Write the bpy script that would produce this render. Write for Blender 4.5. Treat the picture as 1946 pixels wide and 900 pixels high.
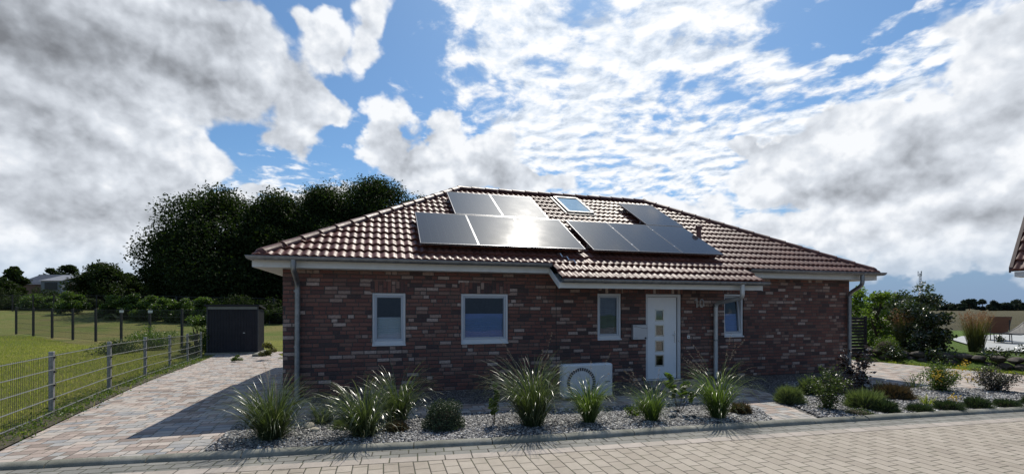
import bpy, math, random
import numpy as np
from mathutils import Vector, Matrix
R = math.radians
random.seed(7); rng = np.random.default_rng(7)
S = bpy.context.scene; COL = S.collection
for o in list(bpy.data.objects): bpy.data.objects.remove(o)

# ------------------------------------------------------------------ camera
cam = bpy.data.cameras.new('camera'); co = bpy.data.objects.new('camera', cam); COL.objects.link(co)
co.location = (0, 0, 1.75); co.rotation_euler = (R(90), 0, 0)
cam.sensor_width = 36; cam.lens = 36*876/1946; cam.shift_y = 135/1946; cam.clip_start = .05; cam.clip_end = 9000
S.camera = co
S.view_settings.view_transform = 'Standard'; S.view_settings.look = 'None'; S.view_settings.gamma = 1
S.view_settings.use_curve_mapping = False; S.view_settings.exposure = 0.08
S.render.engine = 'CYCLES'
SUN_AZ, SUN_EL = 12.0, 52.5
# ------------------------------------------------------------------ node helper
class NT:
    def __init__(s, tree): s.t = tree; s.n = tree.nodes; s.l = tree.links
    def new(s, typ, **kw):
        n = s.n.new(typ)
        for k, v in kw.items(): setattr(n, k, v)
        return n
    def put(s, sock, v):
        if v is None: return
        if isinstance(v, bpy.types.NodeSocket): s.l.new(v, sock)
        else:
            if sock.type == 'RGBA' and isinstance(v, tuple) and len(v) == 3: v = (*v, 1)
            sock.default_value = v
    def m(s, op, a, b=None, c=None, clamp=False):
        n = s.new('ShaderNodeMath', operation=op); n.use_clamp = clamp
        s.put(n.inputs[0], a); s.put(n.inputs[1], b); s.put(n.inputs[2], c); return n.outputs[0]
    def vm(s, op, a, b=None, sc=None):
        n = s.new('ShaderNodeVectorMath', operation=op); s.put(n.inputs[0], a); s.put(n.inputs[1], b)
        if sc is not None: s.put(n.inputs['Scale'], sc)
        return n.outputs['Value'] if op in ('LENGTH', 'DOT_PRODUCT', 'DISTANCE') else n.outputs[0]
    def xyz(s, v):
        n = s.new('ShaderNodeSeparateXYZ'); s.put(n.inputs[0], v); return n.outputs
    def comb(s, x=0, y=0, z=0):
        n = s.new('ShaderNodeCombineXYZ'); s.put(n.inputs[0], x); s.put(n.inputs[1], y); s.put(n.inputs[2], z); return n.outputs[0]
    def wn(s, v):
        n = s.new('ShaderNodeTexWhiteNoise', noise_dimensions='3D'); s.put(n.inputs['Vector'], v); return n.outputs
    def noise(s, v, scale=5, detail=4, rough=.55, dist=0, typ='FBM'):
        n = s.new('ShaderNodeTexNoise'); n.noise_type = typ
        s.put(n.inputs['Vector'], v); n.inputs['Scale'].default_value = scale; n.inputs['Detail'].default_value = detail
        n.inputs['Roughness'].default_value = rough; n.inputs['Distortion'].default_value = dist
        return n.outputs['Fac'] if 'Fac' in n.outputs else n.outputs[0]
    def noisec(s, v, scale=5, detail=4):
        n = s.new('ShaderNodeTexNoise'); s.put(n.inputs['Vector'], v); n.inputs['Scale'].default_value = scale; n.inputs['Detail'].default_value = detail
        return n.outputs['Color']
    def vor(s, v, scale, out='Color', feat='F1'):
        n = s.new('ShaderNodeTexVoronoi', feature=feat); s.put(n.inputs['Vector'], v); n.inputs['Scale'].default_value = scale; return n.outputs[out]
    def rng(s, v, a, b, c=0, d=1, smooth=False):
        n = s.new('ShaderNodeMapRange'); n.interpolation_type = 'SMOOTHSTEP' if smooth else 'LINEAR'
        for i, q in enumerate((v, a, b, c, d)): s.put(n.inputs[i], q)
        return n.outputs[0]
    def mix(s, f, a, b, blend='MIX'):
        n = s.new('ShaderNodeMix', data_type='RGBA', blend_type=blend)
        s.put(n.inputs[0], f); s.put(n.inputs[6], a); s.put(n.inputs[7], b); return n.outputs[2]
    def mixf(s, f, a, b):
        n = s.new('ShaderNodeMix', data_type='FLOAT'); s.put(n.inputs[0], f); s.put(n.inputs[2], a); s.put(n.inputs[3], b); return n.outputs[0]
    def ramp(s, f, stops, const=False):
        n = s.new('ShaderNodeValToRGB'); e = n.color_ramp.elements
        if const: n.color_ramp.interpolation = 'CONSTANT'
        while len(e) < len(stops): e.new(.5)
        for i, (p, c) in enumerate(stops): e[i].position = p; e[i].color = (*c, 1) if len(c) == 3 else c
        s.put(n.inputs[0], f); return n.outputs[0]
    def coord(s, which='Object'): return s.new('ShaderNodeTexCoord').outputs[which]
    def attr(s, name): return s.new('ShaderNodeAttribute', attribute_name=name).outputs
    def bump(s, h, dist=.01, strength=1, normal=None):
        n = s.new('ShaderNodeBump'); n.inputs['Distance'].default_value = dist; n.inputs['Strength'].default_value = strength
        s.put(n.inputs['Height'], h); s.put(n.inputs['Normal'], normal); return n.outputs[0]

def mat(name):
    m = bpy.data.materials.new(name); m.use_nodes = True; m.node_tree.nodes.clear()
    t = NT(m.node_tree); out = t.new('ShaderNodeOutputMaterial')
    return m, t, out
def pbsdf(t, out, col, rough=.6, metal=0, spec=.5, normal=None, coat=0, coatr=.1, **kw):
    p = t.new('ShaderNodeBsdfPrincipled')
    t.put(p.inputs['Base Color'], col); t.put(p.inputs['Roughness'], rough); t.put(p.inputs['Metallic'], metal)
    t.put(p.inputs['Specular IOR Level'], spec); t.put(p.inputs['Normal'], normal)
    t.put(p.inputs['Coat Weight'], coat); t.put(p.inputs['Coat Roughness'], coatr)
    if out is not None: t.l.new(p.outputs[0], out.inputs[0])
    return p
def simple(name, col, rough=.5, metal=0, spec=.5, var=.12, scale=6, bump=0.0, bscale=60):
    m, t, out = mat(name); c = t.coord()
    n = t.noise(c, scale, 5, .6)
    lo = tuple(x*(1-var) for x in col); hi = tuple(min(1, x*(1+var)) for x in col)
    base = t.mix(t.rng(n, .3, .7), lo, hi)
    nrm = t.bump(t.noise(c, bscale, 4), .002, bump) if bump else None
    pbsdf(t, out, base, t.rng(t.noise(c, scale*2.3, 3), .3, .7, rough*.85, min(1, rough*1.15)), metal, spec, nrm)
    return m

# ------------------------------------------------------------------ world
def px_az(x): return math.atan((x-973)/876)
def px_el(x, y): return math.atan((585-y)/876*math.cos(px_az(x)))
def make_world():
    w = bpy.data.worlds.new('World'); S.world = w; w.use_nodes = True; w.node_tree.nodes.clear()
    t = NT(w.node_tree); out = t.new('ShaderNodeOutputWorld'); bg = t.new('ShaderNodeBackground')
    sky = t.new('ShaderNodeTexSky'); sky.sky_type = 'NISHITA'; sky.sun_disc = False
    sky.sun_elevation = R(SUN_EL); sky.sun_rotation = R(SUN_AZ); sky.air_density = 1.0; sky.dust_density = .6; sky.ozone_density = 2.2
    d = t.vm('NORMALIZE', t.coord('Generated')); x, y, z = t.xyz(d)
    az = t.m('ARCTAN2', x, y); el = t.m('ARCSINE', z)
    p0 = t.comb(az, el, 0)
    # fractal warp of the angular coordinates gives ragged cloud outlines
    def warp(scale, amp, seed):
        c = t.noisec(t.vm('ADD', t.vm('MULTIPLY', d, (scale, scale, scale*1.3)), (seed, seed*.7, 0)), 1, 5)
        return t.vm('SCALE', t.vm('SUBTRACT', c, (.5, .5, .5)), None, amp)
    p1 = t.vm('ADD', p0, warp(7, .22, 3.1)); p1 = t.vm('MULTIPLY', p1, (1, 1, 0))
    def ell(src, cx, cy, rx, ry, rot=0, k=1.0):
        mp = t.new('ShaderNodeMapping', vector_type='TEXTURE')
        mp.inputs['Location'].default_value = (px_az(cx), px_el(cx, cy), 0); mp.inputs['Rotation'].default_value = (0, 0, R(rot))
        mp.inputs['Scale'].default_value = (rx/876*math.cos(px_az(cx))**1.5, ry/876*math.cos(px_az(cx)), 1)
        t.put(mp.inputs['Vector'], src)
        r = t.m('SUBTRACT', 1, t.vm('LENGTH', mp.outputs[0])); return t.m('MULTIPLY', r, k) if k != 1 else r
    def union(lst, src):
        acc = None
        for e in lst:
            v = ell(src, *e); acc = v if acc is None else t.m('SMOOTH_MAX', acc, v, .18)
        return acc
    # cumulus / stratus banks (pixel centre, radii, tilt, weight)
    cum = [(20, 90, 260, 170, 0), (1760, 505, 280, 38, 0, .6), (190, 30, 430, 135, -6), (60, 330, 420, 200, 0), (320, 262, 150, 78, -12), (585, 212, 85, 62, 0), (600, 40, 60, 50, 20, .6),
           (60, 480, 330, 90, 0), (700, 40, 60, 45, 40, .45), (430, 385, 190, 34, 3, .8), (640, 355, 60, 20, 0, .7),
           (745, 260, 55, 85, 10), (830, 235, 45, 55, 0), (860, 320, 150, 70, 0), (920, 290, 70, 60, 0), (1000, 350, 120, 40, 0),
           (1700, 290, 210, 95, 0), (1560, 330, 180, 65, 5), (1900, 270, 160, 230, 0), (1450, 340, 120, 60, 0),
           (1700, 420, 380, 70, 0), (1400, 300, 60, 30, 0, .7), (1900, 120, 130, 90, 20), (1150, 420, 260, 50, 0), (1840, 480, 250, 40, 0)]
    M = union(cum, p1)
    # rest of the sky dome, away from the photograph's field: broken cloud
    side = t.rng(t.m('ABSOLUTE', az), 1.0, 1.5, 0, 1, True)
    brk = t.m('MULTIPLY', t.m('SUBTRACT', t.noise(d, 2.2, 4), .60), 3.0)
    M = t.mixf(side, M, brk)
    top = t.rng(el, .66, .95, 0, 1, True)
    M = t.mixf(top, M, brk)
    # fbm detail, evaluated twice (shifted to the sun) for relief shading
    q = t.vm('MULTIPLY', d, (1, 1, 1.12))
    def fbm(off):
        qq = t.vm('ADD', q, off)
        a = t.noise(qq, 5.0, 9, .55)
        v = t.new('ShaderNodeTexVoronoi', feature='F1'); v.normalize = True
        wq = t.vm('ADD', qq, t.vm('SCALE', t.vm('SUBTRACT', t.noisec(qq, 14, 3), (.5, .5, .5)), None, .05))
        t.put(v.inputs['Vector'], wq); v.inputs['Scale'].default_value = 9; v.inputs['Detail'].default_value = 3; v.inputs['Roughness'].default_value = .62
        return t.m('ADD', t.m('MULTIPLY', a, .62), t.m('MULTIPLY', t.m('SUBTRACT', .80, v.outputs['Distance']), .42))
    f0 = fbm((0, 0, 0)); f1 = fbm((.006, .010, .026))
    dens = t.m('ADD', t.m('SUBTRACT', t.m('MULTIPLY', M, 1.25), .05), t.m('MULTIPLY', t.m('SUBTRACT', f0, CF0), 2.3))
    cov = t.rng(dens, .0, .26, 0, 1, True)
    relief = t.m('SUBTRACT', f0, f1)
    p2 = t.vm('MULTIPLY', t.vm('ADD', p0, warp(5, .12, 8.3)), (1, 1, 0))
    # dark bases: thick places and hand placed grey banks
    drk = [(130, 80, 470, 95, -8, 1.25), (120, 395, 260, 45, -4, .7), (60, 210, 200, 60, 0, .5), (420, 60, 180, 70, 0, .8), (770, 310, 40, 45, 0, .45), (900, 335, 40, 25, 0, .4),
           (1750, 300, 85, 38, 0, .7), (1660, 355, 150, 25, 8), (1850, 410, 100, 20, 0, .4)]
    G = t.rng(t.m('ADD', union(drk, p2), t.m('MULTIPLY', t.m('SUBTRACT', f0, .5), -.35)), -.7, 1.0, 0, 1, True)
    G = t.mixf(side, G, .45)
    thick = t.rng(dens, .3, 1.5, 0, 1, True)
    light = t.m('ADD', .90, t.m('MULTIPLY', relief, 3.1))
    light = t.m('SUBTRACT', light, t.m('MULTIPLY', G, .44))
    light = t.m('SUBTRACT', light, t.m('MULTIPLY', thick, .05))
    light = t.m('ADD', light, t.m('MULTIPLY', t.m('SUBTRACT', t.noise(q, 2.6, 5), .5), .16))
    light = t.m('MAXIMUM', .10, t.m('MINIMUM', 1.02, light))
    # high altocumulus field, projected on a flat layer overhead
    zz = t.m('ADD', t.m('MAXIMUM', z, 0.0), .10)
    lay = t.comb(t.m('DIVIDE', x, zz), t.m('DIVIDE', y, zz), 0)
    lw = t.vm('ADD', lay, t.vm('SCALE', t.vm('SUBTRACT', t.noisec(lay, 1.2, 4), (.5, .5, .5)), None, .3))
    a1 = t.noise(lw, 8.0, 8, .58); a2 = t.noise(lw, 1.5, 4, .5); a1b = t.noise(t.vm('ADD', lw, (.02, .05, 0)), 8.0, 8, .58)
    alt = [(1180, 120, 330, 190, 30), (1050, 260, 230, 120, 0), (1000, 60, 170, 110, 0), (1330, 60, 240, 100, 25), (1250, 300, 260, 110, 0), (1640, 195, 290, 42, 14), (1470, 160, 85, 32, -10, .8), (1590, 115, 40, 14, 0, .8), (1780, 100, 260, 45, 18), (1500, 240, 200, 50, 12), (1720, 35, 70, 12, 10, .6), (940, 30, 90, 90, 0), (350, 430, 350, 120, 0)]
    p2 = t.vm('MULTIPLY', t.vm('ADD', p0, warp(9, .12, 8.3)), (1, 1, 0))
    A = union(alt, p2); A = t.mixf(side, A, -.3); A = t.mixf(top, A, -.1)
    ad = t.m('ADD', t.m('MULTIPLY', A, .85), t.m('ADD', t.m('MULTIPLY', t.m('SUBTRACT', a1, .47), 2.6), t.m('MULTIPLY', t.m('SUBTRACT', a2, .5), 1.3)))
    acov = t.m('MULTIPLY', t.rng(ad, -.02, .62, 0, 1, True), t.rng(el, .07, .17, .0, .95, True))
    alight = t.m('MINIMUM', 1.0, t.m('ADD', .80, t.m('MULTIPLY', t.m('SUBTRACT', a1, a1b), 2.5)))
    # soft grey-blue rain veil near the right hand horizon
    cc = t.ramp(light, [(.15, (.20, .212, .235)), (.4, (.35, .375, .415)), (.62, (.53, .565, .62)), (.82, (.70, .74, .80)), (1.0, (.90, .92, .95))])
    ac = t.ramp(alight, [(.4, (.55, .62, .72)), (.75, (.80, .86, .94)), (1.0, (1.0, 1.0, 1.0))])
    blue = t.vm('MULTIPLY', t.vm('SCALE', sky.outputs[0], None, SKY_STRENGTH), SKY_TINT)
    hz = t.rng(el, .0, .30, 1, 0, True)
    veil = t.mix(t.rng(az, -.3, .5), (.44, .56, .75), (.205, .305, .49))
    blue = t.mix(t.m('MULTIPLY', hz, .9), blue, veil)
    col = t.mix(acov, blue, ac)
    col = t.mix(t.m('MULTIPLY', cov, t.rng(el, .01, .13, .30, 1, True)), col, cc)
    t.l.new(t.vm('SCALE', col, None, 10.0), bg.inputs[0]); bg.inputs[1].default_value = .1
    t.l.new(bg.outputs[0], out.inputs[0])
    w.cycles.sampling_method = 'MANUAL'; w.cycles.sample_map_resolution = 1024
CF0 = .50
SKY_STRENGTH = .092; SKY_TINT = (.72, .98, 1.14)
make_world()
sl = bpy.data.lights.new('sun', 'SUN'); so = bpy.data.objects.new('sun', sl); COL.objects.link(so)
sl.energy = 4.2; sl.angle = R(.5); sl.color = (1, .94, .84)
sd = Vector((math.sin(R(SUN_AZ))*math.cos(R(SUN_EL)), math.cos(R(SUN_AZ))*math.cos(R(SUN_EL)), math.sin(R(SUN_EL))))
so.rotation_euler = sd.to_track_quat('Z', 'Y').to_euler()

# ------------------------------------------------------------------ mesh helpers
class MB:
    def __init__(s): s.v = []; s.f = []; s.n = 0
    def add(s, v, f):
        v = np.asarray(v, float).reshape(-1, 3); b = s.n; s.v.append(v); s.n += len(v)
        s.f += [tuple(b+i for i in q) for q in f]; return s
    def box(s, a, b, bev=0):
        x0, y0, z0 = a; x1, y1, z1 = b
        if not bev:
            return s.add([(x0,y0,z0),(x1,y0,z0),(x1,y1,z0),(x0,y1,z0),(x0,y0,z1),(x1,y0,z1),(x1,y1,z1),(x0,y1,z1)],
                         [(0,3,2,1),(4,5,6,7),(0,1,5,4),(1,2,6,5),(2,3,7,6),(3,0,4,7)])
        # bevelled box: 24 vertices
        e = bev; V = []; idx = {}
        for ix in (0,1):
            for iy in (0,1):
                for iz in (0,1):
                    X=(x0,x1)[ix];Y=(y0,y1)[iy];Z=(z0,z1)[iz];sx=1-2*ix;sy=1-2*iy;sz=1-2*iz
                    for ax in range(3):
                        p=[X,Y,Z]
                        for k,sg in enumerate((sx,sy,sz)):
                            if k!=ax: p[k]+=sg*e
                        idx[(ix,iy,iz,ax)]=len(V);V.append(p)
        F=[]
        for ax in range(3):
            o=[k for k in range(3) if k!=ax]
            for side in (0,1):
                q=[]
                for (i,j) in ((0,0),(1,0),(1,1),(0,1)):
                    c=[0,0,0];c[ax]=side;c[o[0]]=i;c[o[1]]=j;q.append(idx[(*c,ax)])
                F.append(tuple(q))
            for i in (0,1):
                for j in (0,1):
                    c0=[0,0,0];c1=[0,0,0];c0[o[0]]=c1[o[0]]=i;c0[o[1]]=c1[o[1]]=j;c0[ax]=0;c1[ax]=1
                    F.append((idx[(*c0,o[0])],idx[(*c1,o[0])],idx[(*c1,o[1])],idx[(*c0,o[1])]))
        for ix in (0,1):
            for iy in (0,1):
                for iz in (0,1): F.append(tuple(idx[(ix,iy,iz,a)] for a in range(3)))
        return s.add(V,F)
    def tube(s, pts, r, seg=10, cap=True):
        P = [Vector(p) for p in pts]; n = len(P); rr = r if hasattr(r, '__len__') else [r]*n
        T = [(P[min(i+1,n-1)]-P[max(i-1,0)]).normalized() for i in range(n)]
        ref = Vector((0,0,1)) if abs(T[0].z) < .9 else Vector((1,0,0))
        N = T[0].cross(ref).normalized(); V = []
        for i in range(n):
            N = (N - T[i]*N.dot(T[i])).normalized(); B = T[i].cross(N)
            for k in range(seg):
                a = 2*math.pi*k/seg; V.append(P[i]+(N*math.cos(a)+B*math.sin(a))*rr[i])
        F = [(i*seg+k, i*seg+(k+1)%seg, (i+1)*seg+(k+1)%seg, (i+1)*seg+k) for i in range(n-1) for k in range(seg)]
        if cap: F += [tuple(range(seg))[::-1], tuple((n-1)*seg+k for k in range(seg))]
        return s.add([tuple(v) for v in V], F)
    def objs(s, name, m, parent=None, smooth=False, per=1):
        """one object per group of added pieces"""
        b = 0; out = []
        for i in range(0, len(s.v), per):
            n = sum(len(v) for v in s.v[i:i+per]); q = MB(); q.v = s.v[i:i+per]; q.n = n
            q.f = [tuple(k-b for k in f) for f in s.f if b <= f[0] < b+n]; out.append(q.obj(name, m, parent, smooth)); b += n
        return out
    def obj(s, name, m, parent=None, smooth=False, loc=(0,0,0), rz=0):
        me = bpy.data.meshes.new(name); V = np.concatenate(s.v) if s.v else np.zeros((0,3))
        me.from_pydata(V.tolist(), [], s.f); me.validate()
        if isinstance(m, (list, tuple)):
            for q in m: me.materials.append(q)
        else: me.materials.append(m)
        o = bpy.data.objects.new(name, me); COL.objects.link(o)
        if smooth:
            me.polygons.foreach_set('use_smooth', [True]*len(me.polygons))
            me.set_sharp_from_angle(angle=R(42))
        o.location = loc; o.rotation_euler = (0, 0, rz)
        if parent: o.parent = parent
        return o
def tag(o, label=None, cat=None, group=None, kind=None):
    if label: o['label'] = label
    if cat: o['category'] = cat
    if group: o['group'] = group
    if kind: o['kind'] = kind
    return o
def empty(name, loc, rz=0):
    o = bpy.data.objects.new(name, None); COL.objects.link(o); o.location = loc; o.rotation_euler = (0, 0, rz); o.empty_display_size = .2; return o
def np_mesh(name, V, F, m, parent=None, tint=None, smooth=False):
    """F: (n,k) array of equal-size faces; tint: per-vertex float"""
    me = bpy.data.meshes.new(name); V = np.asarray(V, np.float32); F = np.asarray(F, np.int32)
    me.vertices.add(len(V)); me.vertices.foreach_set('co', V.ravel())
    k = F.shape[1]; me.loops.add(F.size); me.loops.foreach_set('vertex_index', F.ravel())
    me.polygons.add(len(F)); me.polygons.foreach_set('loop_start', np.arange(0, F.size, k, dtype=np.int32))
    me.update(calc_edges=True)
    if smooth: me.polygons.foreach_set('use_smooth', np.ones(len(F), bool))
    if tint is not None:
        a = me.attributes.new('tint', 'FLOAT', 'POINT'); a.data.foreach_set('value', np.asarray(tint, np.float32))
    me.materials.append(m)
    o = bpy.data.objects.new(name, me); COL.objects.link(o)
    if parent: o.parent = parent
    return o
def copy_tree(o, parent=None):
    c = o.copy(); COL.objects.link(c); c.parent = parent
    for ch in list(o.children): copy_tree(ch, c)
    return c

# ------------------------------------------------------------------ terrain
def sst(a, b, x):
    q = np.clip((np.asarray(x, float)-a)/(b-a), 0, 1); return q*q*(3-2*q)
def walldist(x, y): return (x-11.6)*.84+(y-16.7)*.543
def h(x, y):
    x = np.asarray(x, float); y = np.asarray(y, float)
    left = sst(-4, -7, x)
    z = -.28*sst(9, 20, y)*left
    m = sst(-.12, -.4, x/np.maximum(y, 1))*sst(25, 30, y)
    z = z + 1.75*sst(30, 58, y)*m + 3.6*sst(60, 130, y)*m
    g = sst(.3, .8, walldist(x, y))*sst(4, 9, x)*sst(8, 11, y)*(1-sst(26, 34, y))
    return z + .3*g

# ------------------------------------------------------------------ materials
def pattern(t, x, y, w, hh, mode, m, split=.0, jitter=0):
    row = t.m('FLOOR', t.m('DIVIDE', y, hh)); fy = t.m('FRACT', t.m('DIVIDE', y, hh))
    if mode == 'rand': sh = t.wn(t.comb(row, 3.3, 0))[0]
    elif mode == 'half': sh = t.m('MULTIPLY', t.m('FLOORED_MODULO', row, 2), .5)
    else: sh = t.m('MULTIPLY', row, .333)
    xx = t.m('ADD', t.m('DIVIDE', x, w), sh)
    col = t.m('FLOOR', xx); fx = t.m('FRACT', xx); ww = w; sub = 0
    if split:
        hs = t.m('LESS_THAN', t.wn(t.comb(col, row, 7.7))[0], split)
        sub = t.m('MULTIPLY', hs, t.m('FLOOR', t.m('MULTIPLY', fx, 2)))
        fx = t.mixf(hs, fx, t.m('FRACT', t.m('MULTIPLY', fx, 2))); ww = t.mixf(hs, w, w*.5)
    ex = t.m('MULTIPLY', t.m('MINIMUM', fx, t.m('SUBTRACT', 1, fx)), ww)
    ey = t.m('MULTIPLY', t.m('MINIMUM', fy, t.m('SUBTRACT', 1, fy)), hh)
    e = t.m('MINIMUM', ex, ey)
    if jitter: e = t.m('ADD', e, t.m('MULTIPLY', t.m('SUBTRACT', t.noise(t.comb(x, y, 0), 30, 3), .5), jitter))
    mask = t.rng(e, m*.5, m*.5+.004, 0, 1)
    return t.comb(col, row, sub), mask, e
def mat_brick(vertical=False):
    m, t, out = mat('clinker_brick_soldier' if vertical else 'clinker_brick')
    X, Y, Z = t.xyz(t.coord()); a = t.m('ADD', X, Y)
    if vertical: idv, mask, e = pattern(t, t.m('ADD', Z, 5.02), a, .25, .085, 'none', .011, jitter=.006)
    else: idv, mask, e = pattern(t, a, Z, .25, .081, 'rand', .013, split=.15, jitter=.004)
    w = t.wn(t.vm('ADD', idv, (.37, .11, .9)))
    c = t.ramp(w[0], [(0, (0.063,0.041,0.040)), (.10, (0.104,0.051,0.045)), (.24, (0.171,0.066,0.050)), (.46, (0.213,0.087,0.062)), (.66, (0.183,0.091,0.068)), (.77, (0.244,0.142,0.108)), (.85, (0.354,0.245,0.200)), (.94, (0.464,0.353,0.302))], True)
    v = t.comb(a, Z, 0)
    c = t.mix(t.m('MULTIPLY', t.rng(t.noise(v, 26, 5, .7), .42, .68), .55), c, (.075, .035, .032))
    c = t.mix(t.m('MULTIPLY', t.rng(t.noise(v, 1.1, 3), .35, .7), .3), c, (.07, .04, .038))
    hi = t.m('MULTIPLY', t.rng(t.noise(v, 60, 3, .7), .60, .72), .45)
    c = t.mix(hi, c, (.30, .26, .24))
    mort = t.mix(t.noise(v, 40, 3), (.04, .035, .033), (.075, .066, .062))
    c = t.mix(mask, mort, c)
    hgt = t.m('ADD', t.m('MULTIPLY', t.rng(e, .003, .012), 1), t.m('ADD', t.m('MULTIPLY', t.noise(v, 45, 5, .7), .55), t.m('MULTIPLY', w[0], .35)))
    pbsdf(t, out, c, t.mixf(w[0], .75, .5), 0, .4, t.bump(hgt, .008, .9)); return m
def mat_pave(name, w, hh, mode, stops, m=.008, rot=R(15.6), split=0, var=.3, dirt=(.05,.045,.035), off=(0,0), rough=.75):
    M_, t, out = mat(name); c = t.coord()
    mp = t.new('ShaderNodeMapping'); mp.inputs['Rotation'].default_value = (0, 0, -rot); mp.inputs['Location'].default_value = (off[0], off[1], 0); t.put(mp.inputs[0], c)
    X, Y, Z = t.xyz(mp.outputs[0])
    idv, mask, e = pattern(t, X, Y, w, hh, mode, m, split=split, jitter=.004)
    wn_ = t.wn(t.vm('ADD', idv, (.2, .6, .1))); w1 = wn_[0]
    # neighbours drift together in colour
    drift = t.noise(t.comb(X, t.m('MULTIPLY', Y, 1.6), 0), .9, 4, .6)
    f = t.m('ADD', t.m('MULTIPLY', w1, var), t.m('MULTIPLY', t.rng(drift, .28, .72), 1-var), clamp=True)
    col = t.ramp(f, stops)
    col = t.mix(t.m('MULTIPLY', t.rng(t.noise(c, 9, 6, .65), .35, .7), .35), col, t.vm('SCALE', col, None, .6))
    col = t.mix(t.m('MULTIPLY', t.rng(t.noise(c, 120, 3, .7), .5, .72), .35), col, t.vm('SCALE', col, None, .55))
    col = t.mix(t.rng(t.noise(c, 1.7, 5, .6), .52, .74, 0, .4), col, t.vm('MULTIPLY', col, (.6, .6, .56)))
    joint = t.mix(t.rng(t.noise(c, 5, 4), .45, .6), dirt, (.045, .055, .02))
    col = t.mix(mask, joint, col)
    hgt = t.m('ADD', t.rng(e, .0, m*.5+.009), t.m('ADD', t.m('MULTIPLY', t.noise(c, 90, 4, .7), .25), t.m('MULTIPLY', w1, .3)))
    pbsdf(t, out, col, rough, 0, .35, t.bump(hgt, .007, .9)); return M_
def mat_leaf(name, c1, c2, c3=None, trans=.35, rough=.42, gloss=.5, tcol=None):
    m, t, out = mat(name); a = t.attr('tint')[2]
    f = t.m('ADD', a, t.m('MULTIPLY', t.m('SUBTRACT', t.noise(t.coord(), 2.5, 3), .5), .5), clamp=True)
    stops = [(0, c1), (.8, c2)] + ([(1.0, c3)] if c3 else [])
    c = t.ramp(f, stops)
    p = pbsdf(t, None, c, rough, 0, gloss)
    tr = t.new('ShaderNodeBsdfTranslucent'); t.put(tr.inputs[0], t.vm('MULTIPLY', c, tcol or (1.5, 1.7, .7)))
    mx = t.new('ShaderNodeMixShader'); mx.inputs[0].default_value = trans
    t.l.new(p.outputs[0], mx.inputs[1]); t.l.new(tr.outputs[0], mx.inputs[2]); t.l.new(mx.outputs[0], out.inputs[0]); return m
def mat_gravel(name='gravel_bed'):
    m, t, out = mat(name); c = t.coord()
    v = t.vor(c, 34); s = t.m('POWER', t.xyz(v)[0], 1.4)
    col = t.ramp(s, [(0, (.05,.05,.055)), (.4, (.17,.17,.17)), (.75, (.36,.35,.34)), (1, (.55,.54,.52))])
    d = t.vor(c, 34, 'Distance')
    pbsdf(t, out, t.mix(t.rng(d, .25, .7), col, (.03,.028,.025)), .7, 0, .4, t.bump(t.m('SUBTRACT', 1, d), .02, 1)); return m
def mat_grass(name, a, b, c3, s1=.5):
    m, t, out = mat(name); c = t.coord()
    n1 = t.noise(c, s1, 6, .65); n2 = t.noise(c, 14, 6, .75); n3 = t.noise(c, 60, 3, .7)
    col = t.mix(t.rng(n1, .35, .68), a, b)
    col = t.mix(t.m('MULTIPLY', t.rng(n2, .42, .66), .75), col, c3)
    col = t.mix(t.m('MULTIPLY', t.rng(n3, .45, .7), .4), col, t.vm('SCALE', col, None, .45))
    pbsdf(t, out, col, .85, 0, .2, t.bump(t.m('ADD', t.m('MULTIPLY', n2, 1.2), n3), .05, 1)); return m
def mat_tile():
    m, t, out = mat('glazed_roof_tile'); c = t.coord()
    g = t.attr('tint')[2]
    col = t.mix(g, (.095, .033, .024), (.155, .058, .042))
    col = t.mix(t.m('MULTIPLY', t.rng(t.noise(c, 3, 6, .7), .5, .7), .4), col, (.075, .045, .035))
    col = t.mix(t.m('MULTIPLY', t.rng(t.noise(c, 40, 4, .7), .6, .72), .5), col, (.24, .20, .16))
    pbsdf(t, out, col, t.rng(t.noise(c, 12, 4), .3, .7, .42, .60), 0, .30, t.bump(t.noise(c, 90, 3), .002, .35)); return m
def mat_glass(name, tint=(.8,.85,.9), refl=.25, rough=.01):
    m, t, out = mat(name)
    tr = t.new('ShaderNodeBsdfTransparent'); tr.inputs[0].default_value = (*tint, 1)
    gl = t.new('ShaderNodeBsdfGlossy'); gl.inputs['Roughness'].default_value = rough; gl.inputs[0].default_value = (.9,.95,1,1)
    t.put(gl.inputs['Normal'], t.bump(t.noise(t.coord(), 1.6, 2), .01, .25))
    lw = t.new('ShaderNodeLayerWeight'); lw.inputs[0].default_value = .35
    mx = t.new('ShaderNodeMixShader'); t.put(mx.inputs[0], t.m('ADD', t.m('MULTIPLY', lw.outputs['Fresnel'], .35), refl, clamp=True))
    t.l.new(tr.outputs[0], mx.inputs[1]); t.l.new(gl.outputs[0], mx.inputs[2]); t.l.new(mx.outputs[0], out.inputs[0]); return m
def mat_panel():
    m, t, out = mat('solar_cells'); c = t.coord(); X, Y, Z = t.xyz(c)
    g = t.m('MINIMUM', t.m('ABSOLUTE', t.m('SUBTRACT', t.m('FRACT', t.m('DIVIDE', X, .166)), .5)), t.m('ABSOLUTE', t.m('SUBTRACT', t.m('FRACT', t.m('DIVIDE', Y, .083)), .5)))
    col = t.mix(t.rng(g, .0, .03), (.05, .052, .06), (.016, .019, .030))
    pbsdf(t, out, col, t.rng(t.noise(c, 3, 5, .6), .3, .7, .07, .095), 0, .19, None, .11, .40); return m
def mat_zinc():
    m, t, out = mat('weathered_zinc'); c = t.coord()
    n = t.noise(c, 9, 6, .7); col = t.ramp(n, [(.3, (.16,.17,.18)), (.5, (.24,.25,.26)), (.7, (.34,.35,.355))])
    pbsdf(t, out, col, t.rng(n, .3, .7, .38, .62), .75, .5, t.bump(t.noise(c, 30, 4), .002, .3)); return m
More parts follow.
